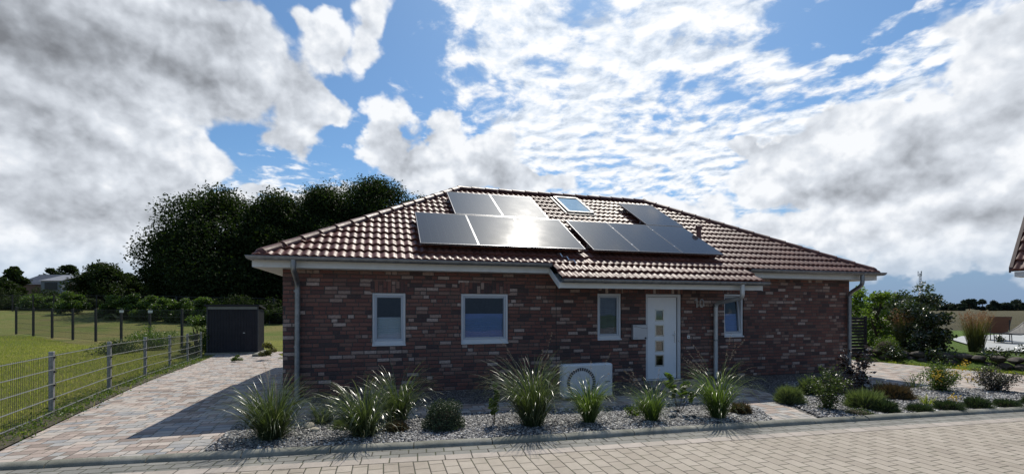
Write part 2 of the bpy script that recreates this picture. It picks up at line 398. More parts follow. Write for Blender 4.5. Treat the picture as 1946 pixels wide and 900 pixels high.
def mat_galv():
    m, t, out = mat('galvanised_steel'); c = t.coord()
    col = t.mix(t.rng(t.xyz(t.vor(c, 45))[0], 0, 1), (.24,.245,.25), (.36,.365,.37))
    col = t.mix(t.m('MULTIPLY', t.rng(t.noise(t.vm('MULTIPLY', c, (1,1,.2)), 14, 4), .5, .7), .4), col, (.12,.12,.115))
    pbsdf(t, out, col, .5, .4, .5); return m
def mat_kerb():
    m, t, out = mat('weathered_concrete'); c = t.coord()
    n = t.noise(c, 5, 7, .7); col = t.ramp(n, [(.25, (.13,.128,.108)), (.5, (.235,.23,.195)), (.75, (.36,.35,.30))])
    col = t.mix(t.m('MULTIPLY', t.rng(t.noise(c, 1.3, 4), .42, .65), .5), col, (.10,.105,.075))
    col = t.mix(t.m('MULTIPLY', t.rng(t.noise(c, 70, 4, .7), .55, .7), .5), col, (.07,.07,.06))
    pbsdf(t, out, col, .85, 0, .3, t.bump(t.noise(c, 60, 5, .7), .004, .8)); return m
def mat_bark(name='bark', a=(.035,.026,.018), b=(.09,.07,.05)):
    m, t, out = mat(name); c = t.vm('MULTIPLY', t.coord(), (1,1,.2)); n = t.noise(c, 12, 6, .7)
    pbsdf(t, out, t.mix(n, a, b), .9, 0, .2, t.bump(n, .03, 1)); return m

BRICK = mat_brick(); SOLD = mat_brick(True)
TILE = mat_tile(); ZINC = mat_zinc(); GALV = mat_galv(); KERB = mat_kerb(); BARK = mat_bark()
SASH = simple('shaded_white_sash', (.44,.47,.52), .4, var=.03)  # white sash greyed bluish: its shade is painted into the colour
WHITE = simple('white_upvc', (.60,.61,.63), .35, var=.03); FASC = simple('white_board', (.62,.62,.60), .5, var=.06)
FENB = simple('black_fence', (.010,.011,.011), .6)
DARKM = simple('anthracite_steel', (.035,.036,.042), .45, .3, var=.1); BLACK = simple('black_plastic', (.012,.012,.013), .5)
GLASS = mat_glass('window_glass', refl=.03); GLASSD = mat_glass('door_glass', (.45,.42,.38), .12, .08)
BLIND = simple('pleated_blind', (.16,.24,.46), .9, var=.04); BLINDG = simple('grey_blind', (.5,.52,.56), .9, var=.05)
PANEL = mat_panel(); ALU = simple('aluminium', (.62,.63,.65), .35, .9, var=.04); DARKI = simple('dark_interior', (.03,.03,.035), .9)
RUBBER = simple('black_seal', (.02,.02,.022), .6)
drive_stops = [(0, (.13,.105,.09)), (.15, (.25,.20,.17)), (.32, (.40,.32,.275)), (.48, (.50,.42,.36)), (.6, (.46,.41,.365)), (.74, (.37,.355,.335)), (.87, (.26,.265,.275)), (1, (.50,.43,.37))]
PAVE = mat_pave('colour_mix_pavers', .24, .16, 'rand', drive_stops, .006, split=.3, var=.75)
ROADM = mat_pave('beige_road_pavers', .24, .165, 'half', [(0, (.30,.255,.205)), (.5, (.375,.325,.265)), (1, (.44,.385,.32))], .007, rot=R(15.6+90), var=.5)
GUTM = mat_pave('grey_channel_pavers', .215, .155, 'half', [(0, (.15,.15,.135)), (.5, (.21,.205,.185)), (1, (.28,.27,.24))], .010, rot=R(11.6), var=.5)
EDGEM = mat_pave('beige_edge_pavers', .32, .3, 'none', [(0, (.33,.29,.245)), (1, (.46,.40,.35))], .009, rot=R(11.6), var=.6)
GRAV = mat_gravel()

# ------------------------------------------------------------------ structure: ground sheets
def axis(lo, hi, fine_lo, fine_hi, step, grow=1.25):
    v = list(np.arange(fine_lo, fine_hi+1e-6, step)); s_ = step
    while v[-1] < hi: s_ *= grow; v.append(min(hi, v[-1]+s_))
    s_ = step
    while v[0] > lo: s_ *= grow; v.insert(0, max(lo, v[0]-s_))
    return np.array(v)
def ground_material():
    m, t, out = mat('ground_cover'); c = t.coord(); X, Y, Z = t.xyz(c)
    n1 = t.noise(c, .09, 6, .65); n2 = t.noise(c, 9, 6, .75); n3 = t.noise(c, 55, 3, .7); n4 = t.noise(c, .6, 5, .6)
    lawn = t.mix(t.rng(n4, .3, .7), (.15,.175,.030), (.29,.275,.055))
    lawn = t.mix(t.m('MULTIPLY', t.rng(n2, .42, .66), .6), lawn, (.075,.085,.022))
    rough_ = t.mix(t.rng(t.noise(c, .22, 6, .7), .4, .62), (.115,.15,.030), (.20,.175,.06))
    # beyond the dark fence (about 27 m out) the meadow is rough and browner
    far = t.rng(t.m('ADD', t.m('ADD', Y, t.m('MULTIPLY', X, -.32)), t.m('MULTIPLY', n4, 3)), 34.5, 37, 0, 1)
    left = t.mix(far, lawn, rough_)
    crop = t.mix(t.rng(t.noise(t.vm('MULTIPLY', c, (.25, 1, 1)), .5, 7, .7), .35, .65), (.050,.046,.022), (.105,.088,.042))
    crop = t.mix(t.m('MULTIPLY', t.rng(n2, .45, .65), .5), crop, (.05,.05,.022))
    rgt = t.mix(t.rng(t.m('ADD', Y, t.m('MULTIPLY', n4, 3)), 37, 39), (.10,.165,.025), crop)
    col = t.mix(t.rng(X, 1, 3), left, rgt)
    pbsdf(t, out, t.mix(t.m('MULTIPLY', t.rng(n3, .45, .7), .35), col, t.vm('SCALE', col, None, .5)), .9, 0, .15, t.bump(t.m('ADD', n2, n3), .05, 1)); return m
xs = axis(-3500, 3500, -45, 35, .8); ys = axis(-60, 4500, -2, 60, .8)
gx, gy = np.meshgrid(xs, ys); gz = h(gx, gy)-.03
V = np.stack([gx, gy, gz], -1).reshape(-1, 3); nx, ny = len(xs), len(ys)
ii = (np.arange(ny-1)[:, None]*nx+np.arange(nx-1)[None]).ravel(); F = np.stack([ii, ii+1, ii+nx+1, ii+nx], 1)
tag(np_mesh('ground', V, F, ground_material(), smooth=True), 'meadow, lawn and crop field reaching to the horizon', kind='structure')

def sheet(name, poly, m, z, step=None, label=None):
    """polygon sheet that follows the terrain; poly in plan"""
    import bmesh
    bm = bmesh.new(); vs = [bm.verts.new((x, y, 0)) for x, y in poly]; bm.faces.new(vs)
    if step:
        x0, x1 = min(p[0] for p in poly), max(p[0] for p in poly); y0, y1 = min(p[1] for p in poly), max(p[1] for p in poly)
        for X in np.arange(x0+step, x1, step): bmesh.ops.bisect_plane(bm, geom=bm.verts[:]+bm.edges[:]+bm.faces[:], plane_co=(X,0,0), plane_no=(1,0,0))
        for Y in np.arange(y0+step, y1, step): bmesh.ops.bisect_plane(bm, geom=bm.verts[:]+bm.edges[:]+bm.faces[:], plane_co=(0,Y,0), plane_no=(0,1,0))
    for v in bm.verts: v.co.z = float(h(v.co.x, v.co.y))+z
    bmesh.ops.recalc_face_normals(bm, faces=bm.faces[:])
    me = bpy.data.meshes.new(name); bm.to_mesh(me); bm.free(); me.materials.append(m)
    if me.polygons and me.polygons[0].normal.z < 0: me.flip_normals()
    o = bpy.data.objects.new(name, me); COL.objects.link(o); return tag(o, label, kind='structure')
# kerb line (back edge), left to right
KB = [(-16,3.15),(-11,4.12),(-5.71,5.14),(-3.03,5.62),(.19,6.21),(2.52,6.73),(5.25,7.31),(8.96,8.07),(14,9.1),(22,10.8),(34,13.3)]
def offs(line, d):
    out = []
    for i, p in enumerate(line):
        a = Vector(line[max(i-1,0)]); b = Vector(line[min(i+1,len(line)-1)]); t_ = (b-a).normalized(); out.append((p[0]+t_.y*d, p[1]-t_.x*d))
    return out
K1 = offs(KB, .15); G1 = offs(KB, .155); G2 = offs(KB, .465); G3 = offs(KB, .64)
far_ = [(34,-14), (-16,-14)]
sheet('road', G1+far_, ROADM, -.018, label='beige block paved street in front of the house')
sheet('road_channel', G1+G2[::-1], GUTM, -.014, label='two courses of grey green pavers along the kerb')
sheet('road_edge_course', G2+G3[::-1], EDGEM, -.014, label='single course of long beige pavers beside the channel')
# kerb stones
mb = MB(); L_ = 0; prof = [(0,-.08),(0,.028),(.02,.045),(.06,.05),(.11,.038),(.14,.012),(.15,-.06)]
def on_line(line, s_):
    for a, b in zip(line[:-1], line[1:]):
        a = Vector(a); b = Vector(b); l = (b-a).length
        if s_ <= l: return a+(b-a)*(s_/l), (b-a).normalized()
        s_ -= l
    return None
s_ = 0
while True:
    sects = []
    for k in range(5):
        q = on_line(KB, s_+.006+k*(.988/4))
        if q: sects.append(q)
    if len(sects) < 5: break
    dz = random.uniform(-.004, .004); V = []
    for k, (p, tt) in enumerate(sects):
        n_ = Vector((tt.y, -tt.x))
        for d, z in prof:
            sh = .006 if k in (0, 4) and z > 0 else 0
            V.append((p.x+n_.x*d, p.y+n_.y*d, z-sh+dz))
    m_ = len(prof); Fk = [(k*m_+j, (k+1)*m_+j, (k+1)*m_+j+1, k*m_+j+1) for k in range(4) for j in range(m_-1)]
    Fk += [tuple(range(m_)), tuple(4*m_+j for j in range(m_))[::-1]]
    mb.add(V, Fk); s_ += 1.0
tag(mb.obj('kerb', KERB, smooth=True), 'low rounded weathered concrete kerb along the street', kind='structure')

TH = R(15.623); U = Vector((math.cos(TH), math.sin(TH))); W = Vector((-math.sin(TH), math.cos(TH))); O = Vector((-4.455, 8.956))
def hw(a, b): p = O+U*a+W*b; return (p.x, p.y)
# paving round the house
fd = Vector((-.419, .908)); f0_ = Vector((-7.47, 7.48))
fence_r = [tuple(f0_+fd*s+Vector((.30, .1))) for s in (-2.9, 0, 4, 8, 11)]
sheet('driveway', [(-3.74,5.50),(-4.2,7.1),(-4.05,7.55),(-4.05,9.4),hw(.05,-.1),hw(.05,4),hw(-.35,9.5),(-8.9,18.3),(-10.4,20.5),(-10.4,21.6),(-13.6,21.6)]+fence_r[::-1]+[(-6.95,4.91),(-5.71,5.14)], PAVE, .0, 1.0, 'paved driveway of mixed pink and grey blocks left of the house')
bed_top = [(-4.2,7.1),(-3.35,7.18),(-1.70,7.26),(-.81,7.60),(2.13,8.24),(3.3,8.45),(4.15,8.40)]
path_front = [(-4.05,7.55)]+bed_top[1:]+[(4.28,7.9),(4.07,7.10),(4.87,7.23),(4.95,8.3)]+[(5.15,8.75),hw(9.6,-2.0),hw(9.6,-.01),hw(7.6,-.01),hw(7.6,-1.6),(2.2,9.25),(-.55,8.50),(-3.3,8.0),(-3.9,8.75)]
sheet('footpath', path_front, PAVE, -.004, label='block paved path from the street to the front door')
sheet('gravel_bed', [(-3.74,5.50),(-3.03,5.64),(.19,6.22),(2.52,6.74),(4.07,7.08),(4.28,7.9),(4.15,8.40)]+bed_top[::-1][1:], GRAV, -.008, label='grey gravel bed behind the kerb in front of the house')
sheet('gravel_strip', [(-3.9,8.75),(-3.3,8.0),(-.55,8.50),(2.2,9.25),hw(7.6,-1.6),hw(7.6,-.01),hw(0.02,-.01)], GRAV, -.012, label='gravel strip along the foot of the brick wall')
bedR = [(4.87,7.23),(8.96,8.05),(14,9.08),(14.5,9.75),(10.6,9.55),(10.0,10.0),(8.3,10.65),hw(14.3,-.4),hw(14.3,-.01),hw(9.6,-.01),hw(9.6,-2.0),(5.15,8.75),(4.95,8.3)]
sheet('planting_bed', bedR, GRAV, -.008, label='gravel planting bed right of the footpath')
sheet('driveway_right', [(8.3,10.65),(10.0,10.0),(10.6,9.55),(14.5,9.75),(22,11.4),(20,12.2),(13.41,12.07),(12.6,13.6),(11.64,15.64),(11.0,17.5),hw(14.37,4.5),hw(14.37,-.45)], PAVE, -.004, label='sunlit paved driveway right of the house')
sheet('patio', [(16.0,15.4),(19.5,13.9),(26,18.5),(31,27),(22.8,23.4),(20,21)], simple('pale_patio_slabs', (.36,.37,.36), .7, var=.12, scale=1.5), .03, 1.0, 'pale patio terrace in the neighbouring garden')

# ------------------------------------------------------------------ THE HOUSE
PIT = R(30.2); CP, SP, TP = math.cos(PIT), math.sin(PIT), math.tan(PIT)
LEN, OHS, OHF, WID, EH = 14.37, .374, .535, 8.888, 2.68
house = tag(empty('brick_house', (O.x, O.y, 0), TH), 'single storey dark clinker brick bungalow with glazed hipped roof and solar panels', 'house')
D_ = WID-2*OHF
def part(mb, name, m, parent=None, smooth=False, label=None):
    o = mb.obj(name, m, parent or house, smooth)
    if label: o['label'] = label
    return o
openings = dict(w1=(1.66,2.335,.985,2.065), w2=(3.49,4.545,.985,2.065), w3=(6.70,7.325,1.01,2.095), door=(7.975,8.97,.0,2.095), w4=(10.225,10.83,1.02,2.11))
def wall_front():
    mb = MB(); zs = sorted({-.15, 2.52}|{z for o_ in openings.values() for z in o_[2:]}); xs_ = sorted({0, LEN}|{x for o_ in openings.values() for x in o_[:2]})
    for x0, x1 in zip(xs_[:-1], xs_[1:]):
        for z0, z1 in zip(zs[:-1], zs[1:]):
            cx, cz = (x0+x1)/2, (z0+z1)/2
            if any(o_[0] < cx < o_[1] and o_[2] < cz < o_[3] for o_ in openings.values()): continue
            mb.add([(x0,0,z0),(x1,0,z0),(x1,0,z1),(x0,0,z1)], [(0,1,2,3)])
    for x0, x1, z0, z1 in openings.values():
        d = .14; mb.add([(x0,0,z0),(x1,0,z0),(x1,0,z1),(x0,0,z1),(x0,d,z0),(x1,d,z0),(x1,d,z1),(x0,d,z1)], [(0,4,5,1),(1,5,6,2),(2,6,7,3),(3,7,4,0)])
    mb.add([(0,0,-.15),(0,D_,-.15),(0,D_,2.52),(0,0,2.52)], [(0,3,2,1)]); mb.add([(LEN,0,-.15),(LEN,D_,-.15),(LEN,D_,2.52),(LEN,0,2.52)], [(0,1,2,3)])
    mb.add([(0,D_,-.15),(LEN,D_,-.15),(LEN,D_,2.52),(0,D_,2.52)], [(0,3,2,1)])
    return part(mb, 'wall', BRICK)
wall = wall_front()
mb = MB()
for k in ('w1','w2','w3','door','w4'):
    x0, x1, z0, z1 = openings[k]; zt = min(z1+.235, 2.37); mb.box((x0-.03,-.006,z1+.004), (x1+.03,.02,zt))
mb.objs('lintel_course', SOLD, wall)
mb = MB(); mb.box((5.662,-.003,-.1), (5.676,.01,2.5)); mb.obj('expansion_joint', BLACK, wall)
# inside: dark rooms so that windows look into a room
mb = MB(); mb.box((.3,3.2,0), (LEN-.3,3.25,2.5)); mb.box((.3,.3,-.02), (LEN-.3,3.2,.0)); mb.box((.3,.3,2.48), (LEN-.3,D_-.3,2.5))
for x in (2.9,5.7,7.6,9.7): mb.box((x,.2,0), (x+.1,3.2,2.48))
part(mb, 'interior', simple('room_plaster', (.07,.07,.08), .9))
def frame_ring(mb, x0, x1, z0, z1, y0, y1, w, wb=None, bev=.006):
    wb = wb or w
    mb.box((x0,y0,z0), (x0+w,y1,z1), bev); mb.box((x1-w,y0,z0), (x1,y1,z1), bev)
    mb.box((x0+w,y0+.001,z1-w), (x1-w,y1,z1-.001), bev); mb.box((x0+w,y0+.001,z0+.001), (x1-w,y1,z0+wb), bev)
def window(k, blind, bm_, tilt=0, label=None, fw=.048, sw=.042):
    x0, x1, z0, z1 = openings[k]; g = .004
    mb = MB(); frame_ring(mb, x0+g, x1-g, z0+g, z1-g, .035, .115, fw, .085)
    win = part(mb, 'window', WHITE, label=label)
    mb = MB(); mb.box((x0+.002,-.015,z0-.012), (x1-.002,.05,z0+.022), .004); mb.obj('sill', WHITE, win)
    a0, a1, b0, b1 = x0+fw+g, x1-fw-g, z0+.085+g, z1-fw-g
    mb = MB(); frame_ring(mb, a0, a1, b0, b1, .055, .11, sw)
    frame_ring(mb, a0+sw, a1-sw, b0+sw, b1-sw, .07, .09, .008, bev=.001)
    s = mb.obj('sash', SASH, win)
    mb = MB(); mb.add([(a0+sw,.082,b0+sw),(a1-sw,.082,b0+sw),(a1-sw,.082,b1-sw),(a0+sw,.082,b1-sw)], [(0,1,2,3)]); p = mb.obj('pane', GLASS, win)
    mb = MB(); frame_ring(mb, a0+sw-.008, a1-sw+.008, b0+sw-.008, b1-sw+.008, .066, .072, .012, bev=0); r_ = mb.obj('seal', RUBBER, win)
    if tilt:
        for o_ in (s, p, r_):
            piv = Matrix.Translation((0,.08,b0)); o_.matrix_local = piv @ Matrix.Rotation(-tilt, 4, 'X') @ piv.inverted()
    if blind:
        mb = MB(); bz0, bz1 = blind; n_ = int((bz1-bz0)/.022); V = []; F_ = []
        for i in range(n_+1):
            z = bz0+(bz1-bz0)*i/n_; y = .125+.010*(i % 2); V += [(a0+sw,y,z),(a1-sw,y,z)]
            if i: F_.append((2*i-2,2*i-1,2*i+1,2*i))
        mb.add(V, F_); mb.box((a0+sw,.117,bz1-.008), (a1-sw,.137,bz1+.008)); 
        ob = mb.obj('blind', bm_, win)
        if tilt: ob.matrix_local = piv @ Matrix.Rotation(-tilt, 4, 'X') @ piv.inverted()
    return win
window('w1', (1.12,1.55), BLINDG, label='narrow window near the left corner with grey blind over its lower half')
window('w2', (1.12,1.62), BLIND, label='wide window with blue blind over its lower half')
window('w3', (1.15,1.98), simple('frosted_film', (.13,.135,.14), .7, var=.2), label='narrow window left of the front door with a patterned dark screen')
window('w4', (1.15,1.60), BLIND, R(5), label='narrow window right of the front door tilted open')
# small frosted motif on the screen of the third window
# door
x0, x1, z0, z1 = openings['door']
mb = MB(); w = .075; mb.box((x0+.004,.03,.02), (x0+w,.12,z1-.004), .006); mb.box((x1-w,.03,.02), (x1-.004,.12,z1-.004), .006); mb.box((x0+w,.031,z1-w), (x1-w,.12,z1-.005), .006)
mb.box((x1-w-.03,.05,.03), (x1-w+.002,.11,z1-w), .004)
mb.box((x0+.004,.0,-.02), (x1-.004,.12,.018), .003)
dfr = part(mb, 'door_frame', WHITE)
mb = MB(); dx0, dx1 = x0+.08, x1-.11; px0, px1 = 8.265, 8.50; pz = [(.34,.61),(.69,.96),(1.07,1.34),(1.44,1.71)]
prev = .03
zz_ = [.03]+[q for p in pz for q in p]+[z1-.08]
mb.box((dx0,.055,.03), (px0,.105,z1-.08), .004); mb.box((px1,.055,.03), (dx1,.105,z1-.08), .004)
for i in range(0, len(zz_), 2): mb.box((px0,.056,zz_[i]+.001), (px1,.104,zz_[i+1]-.001))
door = part(mb, 'door', simple('door_white', (.76,.77,.79), .35, var=.03), label='white front door with four square panes in a column')
for a, b in pz:
    mb = MB(); frame_ring(mb, px0-.008, px1+.008, a-.008, b+.008, .045, .07, .030, bev=.002); f_ = mb.obj('pane_frame', simple('brushed_steel', (.50,.49,.46), .35, .8), door) if a == pz[0][0] else mb.obj('pane_frame', bpy.data.materials['brushed_steel'], door)
    mb = MB(); mb.box((px0+.018,.062,a+.018), (px1-.018,.085,b-.018)); mb.obj('pane', GLASSD, door)
mb = MB(); hx = dx1-.045
mb.box((hx-.02,.036,.90), (hx+.02,.056,1.20), .004); mb.tube([(hx,.05,1.10),(hx,0,1.10),(hx-.01,-.012,1.10),(hx-.12,-.012,1.10)], .009, 8); mb.tube([(hx,.05,1.0),(hx,.035,1.0)], .012, 10)
mb.obj('handle', ALU, door, True)
mb = MB(); mb.box((8.0,-.28,-.06), (8.95,.0,-.001), .01); part(mb, 'doorstep', KERB)
mb = MB(); mb.box((dx0-.012,.05,.03), (dx0-.001,.06,z1-.085)); mb.box((dx1+.001,.044,.03), (dx1+.010,.06,z1-.085)); mb.box((dx0,.048,z1-.082), (dx1,.06,z1-.074)); mb.objs('seal', RUBBER, door)
# house number 10 as raised digits
def ringpts(cx, cz, rx, rz, w, y0, y1, seg=28):
    V = []; F_ = []
    for i in range(seg):
        a = 2*math.pi*i/seg; c, s = math.cos(a), math.sin(a)
        for (k, y) in ((1,y0),(0,y0),(0,y1),(1,y1)):
            V.append((cx+(rx-(0 if k else w))*c, y, cz+(rz-(0 if k else w))*s))
    for i in range(seg):
        j = (i+1) % seg
        for q in range(4): F_.append((i*4+q, i*4+(q+1)%4, j*4+(q+1)%4, j*4+q))
    return V, F_
mb = MB(); mb.box((9.385,-.022,1.765), (9.413,-.004,1.985)); mb.add([(9.33,-.022,1.925),(9.33,-.022,1.95),(9.385,-.022,1.985),(9.385,-.022,1.955),(9.33,-.004,1.925),(9.33,-.004,1.95),(9.385,-.004,1.985),(9.385,-.004,1.955)], [(0,3,2,1),(4,5,6,7),(0,1,5,4),(1,2,6,5),(2,3,7,6),(3,0,4,7)])
mb.add(*ringpts(9.54,1.875,.068,.11,.027,-.022,-.004)); part(mb, 'house_number', simple('number_steel', (.34,.33,.33), .4, .6), label='raised steel digits reading 10')
mb = MB(); mb.box((9.12,-.02,1.0), (9.20,-.003,1.08), .006); bl = part(mb, 'doorbell', simple('bell_metal', (.6,.6,.6), .4, .4)); mb = MB(); mb.box((9.148,-.026,1.027), (9.172,-.02,1.051), .002); mb.obj('button', BLACK, bl)
# roof -----------------------------------------------------
cs_ = TIME = None
def tile_face(frame, L0, nrows, r0=0, urange=None, hips=True, sub=6):
    """frame(u,s,h)->local point ; rows of pantiles"""
    G, HP, HUMP = .335, .157, .030
    Vs, Fs, Ts = [], [], []; base = 0
    ua, ub = urange or (0, L0)
    nu = int(round((ub-ua)/HP))
    us = np.concatenate([ua+(i+np.arange(sub)/sub)*HP for i in range(nu)]+[[ua+nu*HP]])
    us = ua+(us-ua)*(ub-ua)/(nu*HP); fr = (np.arange(len(us))/sub)
    prof_ = .5-.5*np.cos(2*np.pi*fr); wave = HUMP*np.where(prof_ > 0, prof_**.8, 0)
    tileid = np.floor(fr/2+.001)
    for r in range(r0, nrows):
        s0 = r*G-.012; s1 = (r+1)*G+.02
        if hips: s1 = min(s1, WID/2/CP-.01)
        if s0 >= s1: break
        rnd = np.random.default_rng(r+100).random(int(tileid.max())+2)
        hj = (np.random.default_rng(r+500).random(int(tileid.max())+2)-.5)*.006
        tt = rnd[tileid.astype(int)]; dj = hj[tileid.astype(int)]
        lines = [(s0+.006, .004, -.02), (s0, .052, 0), (s0+.02, .055, 0), (s1, .010, 0)]
        n = len(us)
        for s, hh_, ex in lines:
            ins = max(0, s)*CP if hips else 0
            uu = np.clip(us, ins, L0-ins) if hips else us
            Vs.append(frame(uu, np.full(n, s), hh_+wave*(1 if ex == 0 else .85)+dj)); Ts.append(tt)
        for k in range(3):
            a = base+k*n; i = np.arange(n-1)
            sm = (s0+s1)/2; ins = max(0, s0)*CP if hips else 0
            ok = (us[1:] > ins) & (us[:-1] < L0-ins) if hips else np.ones(n-1, bool)
            i = i[ok]; Fs.append(np.stack([a+i, a+i+1, a+n+i+1, a+n+i], 1))
        base += 4*n
    return np.concatenate(Vs), np.concatenate(Fs), np.concatenate(Ts)
def fr_front(u_, s_, h_): return np.stack([-OHS+u_, -OHF+s_*CP-h_*SP, EH+s_*SP+h_*CP], 1)
def fr_left(u_, s_, h_): return np.stack([-OHS+s_*CP-h_*SP, -OHF+WID-u_, EH+s_*SP+h_*CP], 1)
def fr_right(u_, s_, h_): return np.stack([LEN+OHS-s_*CP+h_*SP, -OHF+u_, EH+s_*SP+h_*CP], 1)
def fr_back(u_, s_, h_): return np.stack([LEN+OHS-u_, -OHF+WID-s_*CP+h_*SP, EH+s_*SP+h_*CP], 1)
LF = LEN+2*OHS; parts_ = []
PA0, PA1 = 5.36+OHS, 10.36+OHS
parts_.append(tile_face(fr_front, LF, 16)); parts_.append(tile_face(fr_front, LF, 0, -2, (PA0, PA1), False))
parts_.append(tile_face(fr_left, WID, 16)); parts_.append(tile_face(fr_right, WID, 16)); parts_.append(tile_face(fr_back, LF, 16))
b = 0; Vv, Ff, Tt = [], [], []
for v_, f_, t_ in parts_: Vv.append(v_); Ff.append(f_+b); Tt.append(t_); b += len(v_)
roof = np_mesh('roof', np.concatenate(Vv), np.concatenate(Ff), TILE, house, np.concatenate(Tt), True)
roof.data.set_sharp_from_angle(angle=R(50))
roof['label'] = 'hipped roof of glazed red brown pantiles stepping down over the entrance'
# roof deck under the tiles, closed
x0, x1, y0, y1 = -OHS+.03, LEN+OHS-.03, -OHF+.03, -OHF+WID-.03; zr = EH-.0+(WID/2-.03)*TP-.02; z0 = EH-.0
ym = (y0+y1)/2; k_ = (y1-y0)/2
mb = MB(); mb.add([(x0,y0,z0),(x1,y0,z0),(x1,y1,z0),(x0,y1,z0),(x0+k_,ym,z0+k_*TP-.005),(x1-k_,ym,z0+k_*TP-.005)], [(0,1,5,4),(1,2,5),(2,3,4,5),(3,0,4)])
e0, e1 = PA0-OHS+.02, PA1-OHS-.02; dy = .66*CP; dz_ = .66*SP
mb.add([(e0,y0,z0),(e1,y0,z0),(e1,y0-dy,z0-dz_),(e0,y0-dy,z0-dz_)], [(0,3,2,1)])
mb.obj('roof_deck', DARKI, roof)
# ridge and hip caps
def caps(mb, A, B, n, r1=.140, r2=.118, endball=False, tint=None):
    A = Vector(A); B = Vector(B); d = (B-A)/n; T = d.normalized(); side = T.cross(Vector((0,0,1))).normalized(); up = side.cross(T)
    for i in range(n):
        p = A+d*i; q = p+d*1.10; V = []; F_ = []; seg = 9; st = [(-.0,r1+.006),(.03,r1+.004),(.05,r1),(1.0,r2)]
        for f, r in st:
            c = p+(q-p)*f
            for k in range(seg):
                a = math.pi*(k/(seg-1)); V.append(tuple(c+side*(-math.cos(a)*r)+up*(math.sin(a)*r*.80-.035)))
        for j in range(len(st)-1): F_ += [(j*seg+k, j*seg+k+1, (j+1)*seg+k+1, (j+1)*seg+k) for k in range(seg-1)]
        F_.append(tuple(range(seg))[::-1]); mb.add(V, F_)
        if i == 0 and endball:
            V = []; F_ = []
            for j in range(5):
                ph = math.pi/2*j/4
                for k in range(seg):
                    a = math.pi*k/(seg-1); V.append(tuple(p-T*(r1*.9*math.sin(ph))+side*(-math.cos(a)*r1*math.cos(ph))+up*(math.sin(a)*r1*.8*math.cos(ph)-.035)))
            for j in range(4): F_ += [(j*seg+k, (j+1)*seg+k, (j+1)*seg+k+1, j*seg+k+1) for k in range(seg-1)]
            mb.add(V, F_)
rz_ = EH+WID/2*TP+.05; yR = -OHF+WID/2; xa, xb = -OHS+WID/2, LEN+OHS-WID/2
mb = MB()
for (ex, ey) in ((-OHS,-OHF), (-OHS,-OHF+WID)): caps(mb, (ex+.10,ey+(.10 if ey < 0 else -.10),EH+.10), (xa,yR,rz_+.02), 15, endball=True)
for (ex, ey) in ((LEN+OHS,-OHF), (LEN+OHS,-OHF+WID)): caps(mb, (ex-.10,ey+(.10 if ey < 0 else -.10),EH+.10), (xb,yR,rz_+.02), 15, endball=True)
caps(mb, (xa-.05,yR,rz_+.01), (xb+.05,yR,rz_+.01), 15)
mb.obj('ridge_cap', TILE, roof, True)
# fascia and soffit
def sweep(mb, path, profile, cap=True):
    """path: plan points (left side = outward offset +), profile: (offset, z)"""
    P = [Vector(p) for p in path]; n = len(P); V = []
    for i in range(n):
        d1 = (P[i]-P[i-1]).normalized() if i else (P[1]-P[0]).normalized(); d2 = (P[i+1]-P[i]).normalized() if i < n-1 else d1
        n1 = Vector((d1.y,-d1.x)); n2 = Vector((d2.y,-d2.x)); m_ = (n1+n2).normalized(); m_ = m_/max(.3, m_.dot(n1))
        for o_, z in profile: V.append((P[i].x+m_.x*o_, P[i].y+m_.y*o_, z))
    k = len(profile); F_ = [(i*k+j, (i+1)*k+j, (i+1)*k+(j+1) % k, i*k+(j+1) % k) for i in range(n-1) for j in range(k-(0 if cap else 1))]
    if cap: F_ += [tuple(range(k)), tuple((n-1)*k+j for j in range(k))[::-1]]
    mb.add(V, F_); return mb
ring = [(5.34,0),(0,0),(0,D_),(LEN,D_),(LEN,0),(10.40,0)]
bp_ = [(.0,2.51),(.43,2.505),(.43,2.635),(.415,2.635),(.415,2.525),(.0,2.525)]
mb = MB(); sweep(mb, [(p[0],p[1]) for p in ring][::-1], bp_); part(mb, 'fascia', FASC, label='white fascia and soffit boards under the eaves')
mb = MB(); fo = 1.02; zt = 2.505-(fo-.43)*TP   # porch: sloping soffit, fascia, raking boards
mb.add([(5.345,-.0,2.512),(10.395,-.0,2.512),(10.395,-.43,2.507),(5.345,-.43,2.507),(10.395,-fo,zt),(5.345,-fo,zt)], [(0,1,2,3),(3,2,4,5)])
mb.box((5.345,-fo-.018,zt-.0), (10.395,-fo,zt+.115), .002)
for xx in (5.325, 10.397):
    mb.add([(xx,-.43,2.50),(xx+.018,-.43,2.50),(xx+.018,-.43,2.635),(xx,-.43,2.635),(xx,-fo-.018,zt-.01),(xx+.018,-fo-.018,zt-.01),(xx+.018,-fo-.018,zt+.125),(xx,-fo-.018,zt+.125)], [(0,1,2,3),(4,7,6,5),(0,4,5,1),(3,2,6,7),(0,3,7,4),(1,5,6,2)])
part(mb, 'porch_fascia', FASC, label='white board edging the lowered roof over the entrance')
